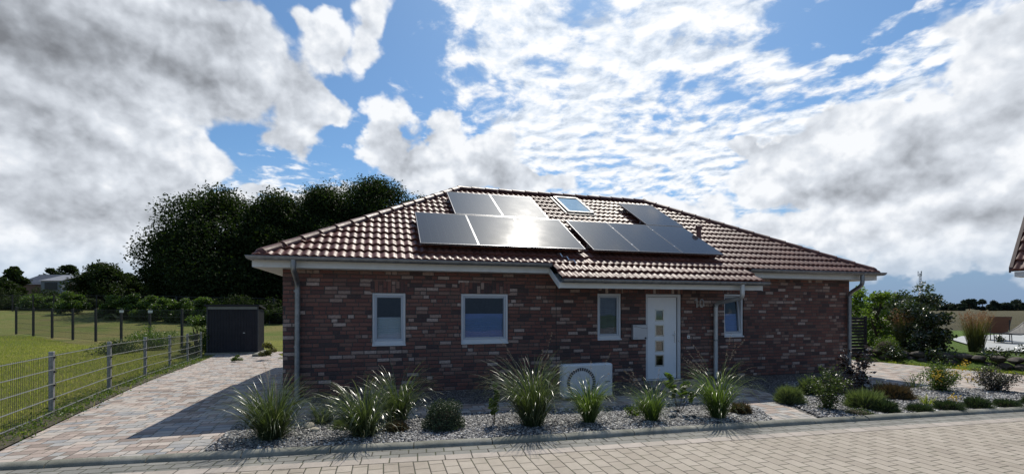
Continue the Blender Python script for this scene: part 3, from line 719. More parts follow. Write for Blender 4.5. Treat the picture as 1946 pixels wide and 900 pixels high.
def gutter(path, zc, name_label):
    r = .066; pr = []
    for k in range(9):
        a = math.pi*k/8; pr.append((-math.cos(a)*r, -math.sin(a)*r))
    pr = pr+[(r+.008, .004), (r+.004,.012), (r-.006,.006)]+[(-math.cos(a)*(r-.006), -math.sin(a)*(r-.006)) for a in [math.pi*k/8 for k in range(8,-1,-1)]]
    mb = MB(); sweep(mb, path, [(o_, zc+z) for o_, z in pr])
    # end caps
    P = [Vector(p) for p in path]
    for i, j in ((0,1), (-1,-2)):
        d = (P[j]-P[i]).normalized(); n_ = Vector((d.y,-d.x)) if i == 0 else Vector((-d.y,d.x)); q = P[i]+d*.004
        V = [(q.x+n_.x*o_, q.y+n_.y*o_, zc+z) for o_, z in pr[:9]]; mb.add(V, [tuple(range(9))])
    g = part(mb, 'gutter', ZINC, smooth=True, label=name_label)
    mb = MB()
    for a_, b_ in zip(P[:-1], P[1:]):
        L = (b_-a_).length; d = (b_-a_)/L; n_ = Vector((d.y,-d.x)); m__ = int(L/.7)
        for k in range(m__):
            c = a_+d*(.25+k*.7); V = []
            for w_ in (-.013, .013):
                for q in range(9):
                    an = math.pi*q/8; V.append((c.x+d.x*w_+n_.x*-math.cos(an)*(r+.004), c.y+d.y*w_+n_.y*-math.cos(an)*(r+.004), zc-math.sin(an)*(r+.004)))
            mb.add(V, [(q, q+1, 9+q+1, 9+q) for q in range(8)])
    mb.objs('bracket', ZINC, g, True); return g
go = OHF+.05; gs = OHS+.05
gutter([(-gs,4),( -gs,-go),(5.335,-go)], EH+.005, 'long zinc gutter under the left part of the eaves')
gutter([(10.46,-go),(LEN+gs,-go),(LEN+gs,4)], EH+.005, 'zinc gutter under the right part of the eaves')
zp = EH-.70*SP; yp = -(go+.70*CP-.02)
gutter([(5.355,yp),(10.44,yp)], zp+.0, 'zinc gutter along the lowered entrance roof')
def smooth_path(pts, rad=.08, k=5):
    P = [Vector(p) for p in pts]; out = [P[0]]
    for i in range(1, len(P)-1):
        a = (P[i-1]-P[i]); b = (P[i+1]-P[i]); r_ = min(rad, a.length*.45, b.length*.45); s = P[i]+a.normalized()*r_; e = P[i]+b.normalized()*r_
        for j in range(k+1): t_ = j/k; out.append(s*(1-t_)**2+P[i]*2*t_*(1-t_)+e*t_**2)
    out.append(P[-1]); return out
def downpipe(pts, fun, mat_=ZINC, r=.050, coll=(), label=None):
    mb = MB(); path = smooth_path(pts, .12); mb.tube(path, r, 14)
    x, y, z = pts[0]; V = []; F_ = []
    for i, (hx_, hy_, zz2) in enumerate(((.085,.05,z+.10),(.06,.048,z+.04),(.045,.045,z-.02),(.045,.045,z-.10))):
        for k in range(12):
            a = 2*math.pi*k/12; V.append((x+hx_*math.cos(a), y+hy_*math.sin(a), zz2))
    for i in range(3): F_ += [(i*12+k, i*12+(k+1)%12, (i+1)*12+(k+1)%12, (i+1)*12+k) for k in range(12)]
    if fun: mb.add(V, F_)
    p = part(mb, 'downpipe', mat_, smooth=True, label=label)
    mb = MB()
    for zc in coll:
        X, Y = pts[-1][0], pts[-1][1]; mb.tube([(X,Y,zc-.02),(X,Y,zc+.02)], r+.008, 14); mb.box((X-.008,Y,zc-.012), (X+.008,0,zc+.012))
    mb.objs('clamp', ZINC, p, True, 2); return p
downpipe([(.29,-go,2.60),(.29,-go,2.47),(.28,-.085,2.24),(.27,-.085,.0)], True, coll=(2.08,1.0), label='zinc downpipe near the left corner')
pp = downpipe([(9.72,yp,2.24),(9.72,yp,2.03),(9.78,yp+.12,1.975),(9.90,-.085,1.87),(9.90,-.085,.0)], True, mat_=simple('pale_pipe', (.46,.47,.47), .45, .3), coll=(1.80,.95), label='pale downpipe right of the front door with a long offset bend')
downpipe([(14.08,-go,2.60),(14.08,-go,2.36),(14.27,-.085,2.16),(14.27,-.085,.0)], True, coll=(2.06,1.0,.42), label='zinc downpipe with swan neck at the right corner')
# solar panels -------------------------------------------------
def rp(a, s, h_): return Vector((a, -OHF+s*CP-h_*SP, EH+s*SP+h_*CP))
def solar(a0, s0, w_, l_, tilt=0.0):
    mb = MB(); fw = .012; hh2 = .035
    rot = Matrix.Translation(rp(a0, s0-(SPH-.12)*2.4, SPH)) @ Matrix.Rotation(PIT+tilt, 4, 'X')
    mb.box((fw,fw,-.004), (w_-fw,l_-fw,.0)); p = part(mb, 'solar_panel', PANEL)
    p.matrix_local = rot
    mb = MB(); mb.box((0,0,-hh2), (w_,fw,.002)); mb.box((0,l_-fw,-hh2), (w_,l_,.002)); mb.box((0,fw,-hh2), (fw,l_-fw,.002)); mb.box((w_-fw,fw,-hh2), (w_,l_-fw,.002)); mb.box((fw,fw,-hh2), (w_-fw,l_-fw,-.01))
    mb.obj('frame', PFRAME, p)
    mb = MB()
    for s in (.4, l_-.4): mb.box((w_-.006,s-.02,-.03), (w_+.016,s+.02,.006))
    mb.objs('clip', ALU, p)
PFRAME = simple('panel_frame', (.16,.165,.18), .35, .8, var=.05); SPH = .21
for i in range(3): solar(2.61+i*1.225, .65, 1.213, 1.90)
for i in range(2): solar(3.58+i*1.225, 2.60, 1.213, 1.83)
for i in range(3): solar(6.47+i*1.172, .63, 1.160, 1.90)
solar(8.875, 2.575, 1.165, 1.86)
mb = MB()
for a0, a1, s in ((2.62,6.27,.8),(2.62,6.27,1.9),(3.6,6.0,2.75),(3.6,6.0,3.85),(6.48,9.97,.8),(6.48,9.97,1.9),(8.9,10.02,2.75),(8.9,10.02,3.85)):
    A = [rp(a0,s,.08), rp(a1,s,.08), rp(a1,s+.04,.08), rp(a0,s+.04,.08), rp(a0,s,.17), rp(a1,s,.17), rp(a1,s+.04,.17), rp(a0,s+.04,.17)]
    mb.add([tuple(q) for q in A], [(0,3,2,1),(4,5,6,7),(0,1,5,4),(1,2,6,5),(2,3,7,6),(3,0,4,7)])
mb.objs('mounting_rail', ALU, house)
# skylight
sk = MB(); a0, a1, s0, s1 = 6.98, 7.73, 3.46, 4.80
def rbox(mb, a0, a1, s0, s1, h0, h1):
    A = [rp(a0,s0,h0), rp(a1,s0,h0), rp(a1,s1,h0), rp(a0,s1,h0), rp(a0,s0,h1), rp(a1,s0,h1), rp(a1,s1,h1), rp(a0,s1,h1)]
    mb.add([tuple(q) for q in A], [(0,3,2,1),(4,5,6,7),(0,1,5,4),(1,2,6,5),(2,3,7,6),(3,0,4,7)])
rbox(sk, a0-.03, a0+.03, s0-.04, s1+.04, -.02, .115); rbox(sk, a1-.03, a1+.03, s0-.04, s1+.04, -.02, .115); rbox(sk, a0+.03, a1-.03, s0-.04, s0+.04, -.02, .113); rbox(sk, a0+.03, a1-.03, s1-.06, s1+.04, -.02, .125)
sky_ = part(sk, 'skylight', simple('skylight_cladding', (.12,.125,.13), .5, .4))
mb = MB(); rbox(mb, a0+.03, a1-.03, s0+.04, s1-.06, .095, .105); mb.obj('pane', simple('skylight_pane', (.42,.52,.55), .04, .75, 1.0), sky_)
mb = MB(); rbox(mb, a0-.05, a1+.05, s0-.16, s0-.04, .02, .075); rbox(mb, a0-.10, a0-.04, s0-.04, s1+.1, .01, .07); rbox(mb, a1+.04, a1+.10, s0-.04, s1+.1, .01, .07); mb.objs('flashing', DARKM, sky_)
# tile vent pipe
mb = MB(); p = rp(10.21, 1.75, .03); q = Vector((p.x, p.y, p.z+.40))
mb.tube([p, p+Vector((0,0,.12)), p+Vector((0,0,.34)), p+Vector((0,0,.345)), p+Vector((0,0,.40)), p+Vector((0,0,.41))], [.085,.065,.058,.085,.085,.05], 14)
part(mb, 'roof_vent', simple('vent_red', (.12,.04,.03), .5), smooth=True)
# snow / safety hook tile visible near the step
mb = MB()
for i in range(3): mb.tube([rp(5.62+i*.1, .45-.16*i, .06), rp(5.66+i*.1, .36-.16*i, .11), rp(5.70+i*.1, .30-.16*i, .06)], .012, 6)
mb.objs('roof_hook', ALU, house, True)

# things on the wall / in front of it, in house coordinates
def at_house(name, a, b, z=0, rz=0):
    x, y = hw(a, b); return empty(name, (x, y, z), TH+rz)
mbx = tag(at_house('wall_mailbox', 7.77, -.001, 1.0), 'flat silver grey mailbox on the brick wall left of the front door', 'mailbox')
MBM = simple('mailbox_silver', (.42,.43,.46), .4, .5, var=.04)
mb = MB(); mb.box((-.19,-.10,0), (.19,0,.36), .012); mb.obj('body', MBM, mbx)
mb = MB(); V = []; F_ = []
for i in range(17):
    x = -.185+.37*i/16; z = .29-.012*math.tanh((x-.0)*18)-(.01 if x > 0 else 0); V += [(x,-.1035,z),(x,-.1035,z+.007),(x,-.099,z),(x,-.099,z+.007)]
    if i: k = 4*(i-1); F_ += [(k,k+4,k+5,k+1),(k+1,k+5,k+7,k+3),(k,k+2,k+6,k+4)]
mb.add(V, F_); mb.obj('flap_edge', BLACK, mbx)
mb = MB(); mb.tube([(.13,-.10,.04),(.13,-.112,.04)], .022, 16); mb.obj('lock', DARKM, mbx, True)
mb = MB(); mb.box((-.165,-.102,.325), (-.09,-.0995,.333)); mb.box((-.165,-.102,.045), (-.06,-.0995,.051)); mb.objs('printed_line', DARKM, mbx)
hp = tag(at_house('heat_pump', 5.65, -1.75), 'white box shaped heat pump with dark ring grille standing before the brick wall', 'heat pump')
mb = MB(); mb.box((-.52,0,.05), (.52,.20,.685), .028); mb.obj('casing', simple('pump_white', (.50,.53,.55), .4, var=.02), hp, True)
mb = MB(); mb.add(*ringpts(-.144,.325,.295,.295,.058,-.004,.01,48)); rg = mb.obj('ring_grille', simple('grille_dark', (.035,.03,.03), .5), hp)
mb = MB()
for i in range(36):
    a = 2*math.pi*i/36; c, s = math.cos(a), math.sin(a); tx, tz = -s*.007, c*.007
    V = [(-.144+c*r_+sg*tx, y, .325+s*r_+sg*tz) for y in (-.008,-.004) for r_, sg in ((.238,-1),(.294,-1),(.294,1),(.238,1))]
    mb.add(V, [(0,1,2,3),(4,7,6,5),(0,4,5,1),(1,5,6,2),(2,6,7,3),(3,7,4,0)])
mb.obj('grille_bar', simple('grille_grey', (.35,.36,.38), .5), rg)
mb = MB(); mb.box((.34,-.004,.335), (.46,.002,.345)); mb.box((.34,-.004,.315), (.40,.002,.320)); mb.objs('badge', DARKM, hp)
mb = MB()
for x in (-.42, .34): mb.box((x,.02,-.02), (x+.08,.19,.05), .005)
mb.objs('foot', BLACK, hp)
exec_marker = 1
# ------------------------------------------------------------------ wire mesh fence (left)
RAILM = simple('fence_rail', (.27,.28,.27), .5, .3, .4)
WIREM = simple('fence_wire', (.06,.068,.055), .5, .3, .4)
fang = math.atan2(fd.y, fd.x)
fen = tag(empty('wire_fence', (f0_.x, f0_.y, 0), fang), 'galvanised double rod mesh fence with square posts along the driveway', 'fence')
def zf(s): p = f0_+fd*s; return float(h(p.x, p.y))
for k in range(-2, 6):
    s = k*2.5; mb = MB(); z = zf(s); mb.box((s-.03,-.03,z-.1), (s+.03,.03,z+1.03), .004); mb.box((s-.033,-.033,z+1.03), (s+.033,.033,z+1.045), .004)
    po = mb.obj('post', GALV, fen)
    mb = MB()
    for zz2 in (.95,.72,.50,.28): mb.box((s-.02,-.05,z+zz2-.015), (s+.02,-.03,z+zz2+.015), .003)
    mb.objs('clamp', BLACK, po)
def strut(mb, p, q, r):
    p = Vector(p); q = Vector(q); t_ = (q-p).normalized(); a = t_.cross(Vector((0,0,1)) if abs(t_.z) < .9 else Vector((1,0,0))).normalized()*r; b_ = t_.cross(a)
    V = [tuple(c+d) for c in (p, q) for d in (a+b_, a-b_, -a-b_, -a+b_)]
    mb.add(V, [(0,1,2,3),(4,7,6,5),(0,4,5,1),(1,5,6,2),(2,6,7,3),(3,7,4,0)])
for k in range(-2, 5):
    mb = MB(); s0, s1 = k*2.5+.035, k*2.5+2.465; z0, z1 = zf(k*2.5), zf(k*2.5+2.5)
    for zz2 in (.98,.76,.53,.30,.08):
        for dy in (-.008, .008): strut(mb, (s0,dy-.03,z0+zz2), (s1,dy-.03,z1+zz2), .0042)
    n_ = 48
    for i in range(n_+1):
        f = i/n_; s = s0+(s1-s0)*f; z = z0+(z1-z0)*f; strut(mb, (s,-.03,z+.05), (s,-.03,z+1.0), .0018)
    q = mb.obj('mesh_panel', [RAILM, WIREM], fen)
    q.data.polygons.foreach_set('material_index', [0 if i < 60 else 1 for i in range(len(q.data.polygons))])

# ------------------------------------------------------------------ shed
shed = tag(empty('garden_shed', (-13.42, 20.25, -.27), TH), 'dark grey ribbed metal shed with pent roof at the end of the driveway', 'shed')
SHM = simple('anthracite_cladding', (.022,.022,.028), .7, 0, .25, var=.15, scale=2)
mb = MB(); V = []; F_ = []; n_ = 40; W_, Dp, H1, H2 = 2.06, 1.0, 2.11, 1.98
def ribs(mb, p0, p1, zb, zt, out, n_):
    p0 = Vector(p0); p1 = Vector(p1); o_ = Vector(out); pts = []
    for i in range(n_):
        for f, d in ((0,0),(.55,0),(.62,-.012),(.93,-.012)): pts.append(p0+(p1-p0)*((i+f)/n_)+o_*d)
    pts.append(p1); V = []
    for p in pts: V += [(p.x,p.y,zb),(p.x,p.y,zt)]
    mb.add(V, [(2*i,2*i+2,2*i+3,2*i+1) for i in range(len(pts)-1)])
ribs(mb, (0,0), (W_,0), .05, H1-.14, (0,-1), 18); ribs(mb, (W_,0), (W_,Dp), .05, H2, (1,0), 9); ribs(mb, (0,Dp), (0,0), .05, H2, (-1,0), 9); ribs(mb, (W_,Dp), (0,Dp), .05, H2, (0,1), 18)
mb.obj('wall', SHM, shed)
mb = MB(); mb.box((.0,-.012,H1-.14), (W_,.0,H1-.02)); mb.box((.08,-.02,H1-.075), (W_-.08,-.012,H1-.045)); mb.obj('transom', simple('shed_transom', (.16,.16,.15), .4, .4), shed)
mb = MB(); mb.add([(-.06,-.12,H1),(W_+.06,-.12,H1),(W_+.06,Dp+.06,H2-.02),(-.06,Dp+.06,H2-.02),(-.06,-.12,H1+.07),(W_+.06,-.12,H1+.07),(W_+.06,Dp+.06,H2+.05),(-.06,Dp+.06,H2+.05)], [(0,3,2,1),(4,5,6,7),(0,1,5,4),(1,2,6,5),(2,3,7,6),(3,0,4,7)]); mb.obj('roof', SHM, shed)
mb = MB(); mb.box((1.44,-.05,.90), (1.52,-.02,.93), .004); mb.obj('handle', ALU, shed)
mb = MB(); mb.box((-.05,-.08,-.05), (W_+.05,Dp+.03,.05)); mb.obj('base', KERB, shed)
for xx in (0, W_-.05):
    mb = MB(); mb.box((xx,-.018,.05), (xx+.05,0,H1)); mb.obj('corner_trim', DARKM, shed)

# ------------------------------------------------------------------ dark fences in the meadow
def meadow_fence(name, P, Q, n, ht, label, rail=False, r=.05, signs=()):
    P = Vector(P); Q = Vector(Q); root = tag(empty(name, (P.x, P.y, 0)), label, 'fence')
    pts = [P+(Q-P)*i/(n-1) for i in range(n)]
    for i, p in enumerate(pts):
        z = float(h(p.x, p.y)); mb = MB(); q = p-P; mb.box((q.x-r,q.y-r,z-.1), (q.x+r,q.y+r,z+ht+.05), .005); mb.obj('post', FENB, root)
    for i in range(n-1):
        mb = MB(); a, b_ = pts[i], pts[i+1]; za, zb = float(h(a.x,a.y)), float(h(b_.x,b_.y)); a = a-P; b_ = b_-P
        for k in range(6): zz2 = .08+(ht-.1)*k/5; strut(mb, (a.x,a.y,za+zz2), (b_.x,b_.y,zb+zz2), .006 if not rail or k < 5 else .02)
        m_ = int((b_-a).length/.12)
        for j in range(1, m_): f = j/m_; c = a+(b_-a)*f; z = za+(zb-za)*f; strut(mb, (c.x,c.y,z+.05), (c.x,c.y,z+ht-.01), .003)
        mb.obj('mesh_panel', FENB, root)
    for (i, f) in signs:
        c = pts[i]+(pts[i+1]-pts[i])*f-P; z = float(h(*(pts[i])))
        mb = MB(); mb.box((c.x-.12,c.y-.06,z+ht-.18), (c.x+.12,c.y-.05,z+ht-.04)); mb.obj('sign_plate', FASC, root)
meadow_fence('meadow_fence', (-37.0,34.4), (-14.2,22.3), 9, 1.95, 'tall black mesh fence with slim posts between lawn and meadow', signs=((5,.04),(6,.04)))
meadow_fence('paddock_fence', (-62,55), (-36,51.0), 10, 1.9, 'black mesh fence at the back of the meadow below the trees', True, .05)
meadow_fence('paddock_fence', (-36,49.5), (-24,46.5), 4, 1.9, 'stout dark posts with a top rail near the middle of the meadow', True, .09)
meadow_fence('low_fence', (-24,41.5), (-12,39.5), 6, 1.0, 'low dark mesh fence seen between the shed and the house', True, .04)

# ------------------------------------------------------------------ vegetation builders
def leaf_quads(C, N_size, aspect=.55, up=.0, rg=None, fold=.25):
    """C (n,3) centres -> diamond leaf made of two triangles folded along the midrib"""
    n = len(C); rg = rg or rng
    d = rg.normal(size=(n,3)); d[:,2] = d[:,2]*.7+up; d /= np.linalg.norm(d,axis=1,keepdims=True)
    e = rg.normal(size=(n,3)); e -= (e*d).sum(1,keepdims=True)*d; e /= np.linalg.norm(e,axis=1,keepdims=True)
    f = np.cross(d,e); L = (N_size*(.6+.8*rg.random(n)))[:,None] if np.ndim(N_size) else (N_size*(.6+.8*rg.random((n,1))))
    w = L*aspect*.5
    a = C-d*L*.5; b = C+d*L*.5; l = C+e*w+f*w*fold*2-d*L*.08; r = C-e*w+f*w*fold*2-d*L*.08
    V = np.stack([a,l,b,r],1).reshape(-1,3); i = np.arange(n)*4
    F = np.concatenate([np.stack([i,i+2,i+1],1), np.stack([i,i+3,i+2],1)])
    return V, F
def blob_points(blobs, n, shell=.55, rg=None):
    rg = rg or rng; B = np.array(blobs, float); vol = (B[:,3]*B[:,4]*B[:,5])**(2/3); k = rg.choice(len(B), n, p=vol/vol.sum())
    d = rg.normal(size=(n,3)); d /= np.linalg.norm(d,axis=1,keepdims=True); r = rg.random((n,1))**(1/3); r = shell+(1-shell)*r*1.0 if False else (rg.random((n,1))**(.32))*(.75+.5*rg.random((n,1)))
    return B[k,:3]+d*r*B[k,3:6], k
def limb(mb, p, q, r0, r1, n=5, wob=.08):
    P = Vector(p); Q = Vector(q); L = (Q-P).length; pts = []
    for i in range(n+1):
        f = i/n; c = P+(Q-P)*f
        if 0 < i < n: c += Vector((random.uniform(-1,1), random.uniform(-1,1), random.uniform(-.5,.5)))*L*wob
        pts.append(c)
    mb.tube(pts, [r0+(r1-r0)*i/n for i in range(n+1)], 7)
def tree(name, x, y, ht, wd, label, m, cat='tree', nleaf=9000, leaf=.3, nblob=26, seed=1, trunk=True, base_clear=.12, group=None, dep=None, z=None, bark=None, bs=1.0):
    rg = np.random.default_rng(seed); random.seed(seed); z0 = float(h(x,y)) if z is None else z
    root = empty(name, (x,y,z0)); tag(root, label, cat, group); dep = dep or wd; blobs = []
    for i in range(nblob):
        a = rg.random()*2*math.pi; zz2 = base_clear+(1-base_clear)*rg.random()**.8
        prof_ = math.sin(math.pi*min(1, max(.12, (zz2-base_clear)/(1-base_clear)*.82+.16)))**.6
        rr = wd/2*prof_*.72*math.sqrt(rg.random()); s = wd*(.11+.09*rg.random())*(1.1-.35*zz2)*bs
        blobs.append((rr*math.cos(a), rr*math.sin(a)*dep/wd, ht*(zz2*.9), s, s*dep/wd, s*.75))
    C, k = blob_points(blobs, nleaf, rg=rg); C[:,2] = np.clip(C[:,2], .05, None)
    V, F = leaf_quads(C, leaf, .62, rg=rg); bt = rg.random(len(blobs))
    tint = np.repeat(np.clip(.25*rg.random(len(C))+.55*bt[k]*.6+.35*(C[:,2]/ht)*rg.random(len(C)),0,1), 4)  # lighter towards the top: sunlit crown tops painted into the leaf tint
    np_mesh('crown', V, F, m, root, tint)
    if trunk:
        mb = MB(); r = ht*.022+.03; limb(mb, (0,0,-.3), (0,0,ht*.45), r, r*.6, 5, .02)
        for i in rg.choice(len(blobs), min(9, len(blobs)), replace=False):
            b_ = blobs[i]; limb(mb, (0,0,ht*(.12+.3*rg.random())), b_[:3], r*.45, r*.08, 4, .06)
        mb.obj('trunk', bark or BARK, root, True)
    return root
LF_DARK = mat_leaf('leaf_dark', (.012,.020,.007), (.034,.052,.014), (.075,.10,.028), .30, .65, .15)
LF_MID = mat_leaf('leaf_mid', (.025,.042,.010), (.065,.095,.022), (.11,.14,.035), .3, .45, .4)
LF_FRESH = mat_leaf('leaf_fresh', (.045,.075,.016), (.10,.145,.03), (.16,.20,.05), .4, .42, .5)
LF_GLOSS = mat_leaf('leaf_glossy', (.018,.03,.012), (.045,.07,.022), (.09,.11,.05), .18, .22, .8)
LF_HEDGE = mat_leaf('leaf_hedge', (.035,.06,.012), (.10,.15,.03), (.20,.25,.06), .42, .4, .5)
LF_FAR = mat_leaf('leaf_far', (.022,.033,.024), (.040,.056,.036), None, .15, .7, .2)
LF_PURP = mat_leaf('leaf_purple', (.016,.014,.012), (.04,.034,.03), (.12,.10,.09), .2, .22, .8, (1.5,1,1))

# great dark trees behind the house, left
bigt = [(-28.0,44,12.6,14.5,'broad dark deciduous tree with dense round crown left of the house'),
        (-23.4,46,12.6,12,'dark tree behind the shed standing next to the broad round tree'),
        (-19.4,48,13.4,12,'dark tree with thin feathery top left of the tallest one'),
        (-14.6,50,15.3,13,'tallest dark tree rising behind the left roof slope'),
        (-10.8,52,14.6,11.5,'dark tree whose crown is cut by the left roof slope'),
        (-20.5,56,15.0,21,'wide dark tree in the second row filling the gaps between the front ones'),
        (-33.2,46,9.0,6.5,'lower dark tree at the left flank of the broad round tree')]
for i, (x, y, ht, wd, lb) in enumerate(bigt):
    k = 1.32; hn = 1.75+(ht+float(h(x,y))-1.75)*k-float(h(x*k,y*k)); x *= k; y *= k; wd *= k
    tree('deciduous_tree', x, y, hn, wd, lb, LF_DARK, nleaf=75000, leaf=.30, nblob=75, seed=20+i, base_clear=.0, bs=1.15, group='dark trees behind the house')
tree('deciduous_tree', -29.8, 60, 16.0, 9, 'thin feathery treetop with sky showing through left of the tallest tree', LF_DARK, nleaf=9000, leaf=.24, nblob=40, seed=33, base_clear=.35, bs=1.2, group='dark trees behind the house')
tree('deciduous_tree', -1.5, 60, 17.0, 9, 'dark treetop just visible over the roof ridge', LF_DARK, nleaf=9000, leaf=.36, seed=31)
# trees on the left hill
hill = [(28,502,44,88,'small round tree on the hill at the left edge of the photo'),(100,508,44,118,'small tree on the hill above the grey roofed house'),(128,500,50,116,'twin topped tree on the hill behind the grey roofed house'),
        (192,499,95,84,'broad dark tree on the hill right of the grey roofed house'),(245,520,60,92,'dark tree on the hill between two larger ones'),(5,528,60,80,'dark tree on the hill cut by the photo edge'),(168,515,40,100,'narrow dark tree close behind the grey house'),(290,540,50,80,'dark tree on the hill at the foot of the broad round tree')]
for i, (px, top, w_, D, lb) in enumerate(hill):
    x = (px-973)/876*D; z0 = float(h(x,D)); zt_ = 1.75+(585-top)/876*D
    tree('hill_tree', x, D, (zt_-z0)*1.0, w_/876*D*1.05, lb, LF_DARK, nleaf=9000, leaf=.45, nblob=30, seed=50+i, base_clear=.0, bs=1.3, group='trees on the left hill')
# bushes at the back of the meadow
bush = [(2,548,60,62,LF_DARK,'dark bush heap at the far left behind the meadow'),(75,553,80,66,LF_DARK,'dark bush below the grey roofed house'),(62,564,60,57,LF_HEDGE,'light green bush far left behind the meadow fence'),(105,566,40,56,LF_HEDGE,'small light bush beside the far left light bush'),
        (135,556,48,50,LF_HEDGE,'upright leafy bush in the middle of the left hedge row'),(170,570,50,60,LF_DARK,'low dark bush behind the middle meadow posts'),(215,564,50,45,LF_HEDGE,'first hedge bush right of the middle meadow posts'),(250,561,50,45,LF_HEDGE,'second hedge bush right of the middle meadow posts'),
        (285,564,52,44,LF_HEDGE,'third hedge bush before the broad dark tree'),(320,566,50,43,LF_HEDGE,'fourth hedge bush before the broad dark tree'),(355,566,50,43,LF_HEDGE,'fifth hedge bush before the broad dark tree'),(388,568,46,42,LF_HEDGE,'hedge bush just left of the shed roof'),
        (130,576,140,60,LF_DARK,'flat dark thicket behind the meadow'),(30,578,120,60,LF_DARK,'flat dark thicket at the far left behind the meadow'),(460,575,140,44,LF_DARK,'dark hedge hidden behind the shed'),(530,590,60,42,LF_DARK,'dark hedge seen between shed and house')]
for i, (px, top, w_, D, m_, lb) in enumerate(bush):
    x = (px-973)/876*D; z0 = float(h(x,D)); zt_ = 1.75+(585-top)/876*D
    tree('bush', x, D, max(1.2, (zt_-z0)*1.05), w_/876*D*1.4, lb, m_, 'bush', 8000, .17, 20, 80+i, False, .0, 'bushes behind the meadow', dep=3.0)
tree('shrub', -14.1, 20.6, 1.85, 1.9, 'loose light green shrub left of the shed', LF_FRESH, 'shrub', 3500, .09, 16, 101, True, .02)
tree('shrub', -18.0, 23.2, 1.15, 2.6, 'low pale shrub by the black mesh fence left of the shed', LF_HEDGE, 'shrub', 3500, .07, 16, 102, False, .0)
tree('shrub', -17.9, 20.8, .45, 2.6, 'flat dark shrub in the lawn before the black mesh fence', LF_MID, 'shrub', 2500, .07, 16, 103, False, .0)
tree('shrub', -9.35, 17.8, .75, 1.0, 'small autumn tinted shrub between shed and house corner', mat_leaf('leaf_autumn', (.05,.07,.02), (.16,.13,.03), (.25,.09,.03), .35), 'shrub', 1600, .06, 10, 104, False, .0)
tree('shrub', -10.1, 17.0, .25, .55, 'tiny light green plant beside the autumn tinted shrub', LF_FRESH, 'shrub', 700, .05, 7, 105, False, .0)
mb = MB(); mb.box((-.25,-.5,0), (.25,.5,.10), .01); tag(mb.obj('concrete_slab', KERB, loc=(-10.75,19.8,-.27), rz=TH), 'pale concrete slab lying beside the shed', 'slab')

# house on the hill
hh = tag(empty('hill_house', (-95,104,float(h(-95,104)))), 'distant house with grey slate roof and white gabled dormer on the left hill', 'house')
SLATE = simple('grey_slate', (.06,.062,.07), .45, var=.15, scale=3)
zb = 4.2; x0h, x1h = -16.5, -1.0
hh.location = (-93, 104, float(h(-93,104)))
zroof0, zroof1 = 1.6, 4.0
hh.location = (-103.0, 96, float(h(-100,96))+1.9)
mb = MB(); mb.box((0,0,-3), (11,8,1.7)); mb.obj('wall', simple('hill_house_brick', (.16,.09,.07), .8), hh)
mb = MB(); mb.add([(-.4,-.5,1.4),(11.4,-.5,1.4),(10.2,4,3.75),(.8,4,3.75),(-.4,8.5,1.4),(11.4,8.5,1.4)], [(0,1,2,3),(4,3,2,5),(0,3,4),(1,5,2)]); mb.obj('roof', SLATE, hh)
mb = MB(); mb.box((6.4,-1.5,-.5), (10.6,3.0,2.2)); mb.add([(6.2,-1.8,2.1),(10.8,-1.8,2.1),(10.8,3.5,3.6),(6.2,3.5,3.6)], [(0,1,2,3)]); dm = mb.obj('dormer', simple('pale_render', (.20,.21,.235), .8), hh)
mb = MB(); mb.box((7.2,-1.54,.2), (9.8,-1.5,1.75)); mb.obj('window', BLACK, dm)

# ------------------------------------------------------------------ garden right: rock wall, plants
ROCK = None
def mat_rock():
    m, t, out = mat('field_stone'); c = t.coord(); n = t.noise(c, 5, 7, .7)
    pbsdf(t, out, t.ramp(n, [(.25,(.03,.027,.025)),(.5,(.075,.066,.058)),(.75,(.16,.145,.13))]), .85, 0, .3, t.bump(t.noise(c, 22, 6, .7), .02, .9)); return m
ROCK = mat_rock()
def rock(mb, c, s, seed):
    rg = np.random.default_rng(seed); import bmesh
    bm = bmesh.new(); bmesh.ops.create_icosphere(bm, subdivisions=2, radius=1)
    off = rg.random(3)*10; V = np.array([v.co[:] for v in bm.verts]); F_ = [tuple(v.index for v in f.verts) for f in bm.faces]; bm.free()
    for _ in range(7):
        d = rg.normal(size=3); d /= np.linalg.norm(d); k = .55+.3*rg.random(); q = V@d; V -= np.outer(np.clip(q-k,0,None), d)*.9
    V += rg.normal(size=V.shape)*.02
    a = rg.random()*6.28; Rm = np.array([[math.cos(a),-math.sin(a),0],[math.sin(a),math.cos(a),0],[0,0,1]])
    mb.add((V*np.array(s))@Rm.T+np.array(c), F_)
wr = tag(empty('rock_wall', (11.95,16.95,-.04)), 'low dry wall of dark field stones at the garden edge', 'wall'); mb = MB(); wdir = Vector((2.65,-4.1)).normalized(); i = 0; s = -1.5
while s < 13:
    for layer in range(2):
        c = wdir*(s+random.uniform(-.05,.05)+layer*.2); rock(mb, (c.x+random.uniform(-.05,.05)+.03*layer, c.y, .10+.19*layer), (.23,.18,.125), 900+i); i += 1
    s += .36
mb.obj('stones', ROCK, wr, True)
mb = MB()
for i, (x, y, s_) in enumerate(((-2.95,6.70,.085),(-2.78,6.50,.07))):
    mb = MB(); rock(mb, (0,0,s_*.45), (s_*1.1,s_*.9,s_*.75), 700+i)
    tag(mb.obj('boulder', ROCK_L if i else simple('pale_stone', (.42,.38,.30), .8, var=.25, scale=20), None, True, (x,y,0)) if False else mb.obj('boulder', bpy.data.materials.get('pale_stone') or simple('pale_stone', (.40,.36,.29), .8, var=.25, scale=20), None, True, (x,y,0)),
        ('larger pale boulder' if i == 0 else 'smaller pale boulder')+' on the gravel right of the leftmost ornamental grass', 'stone')

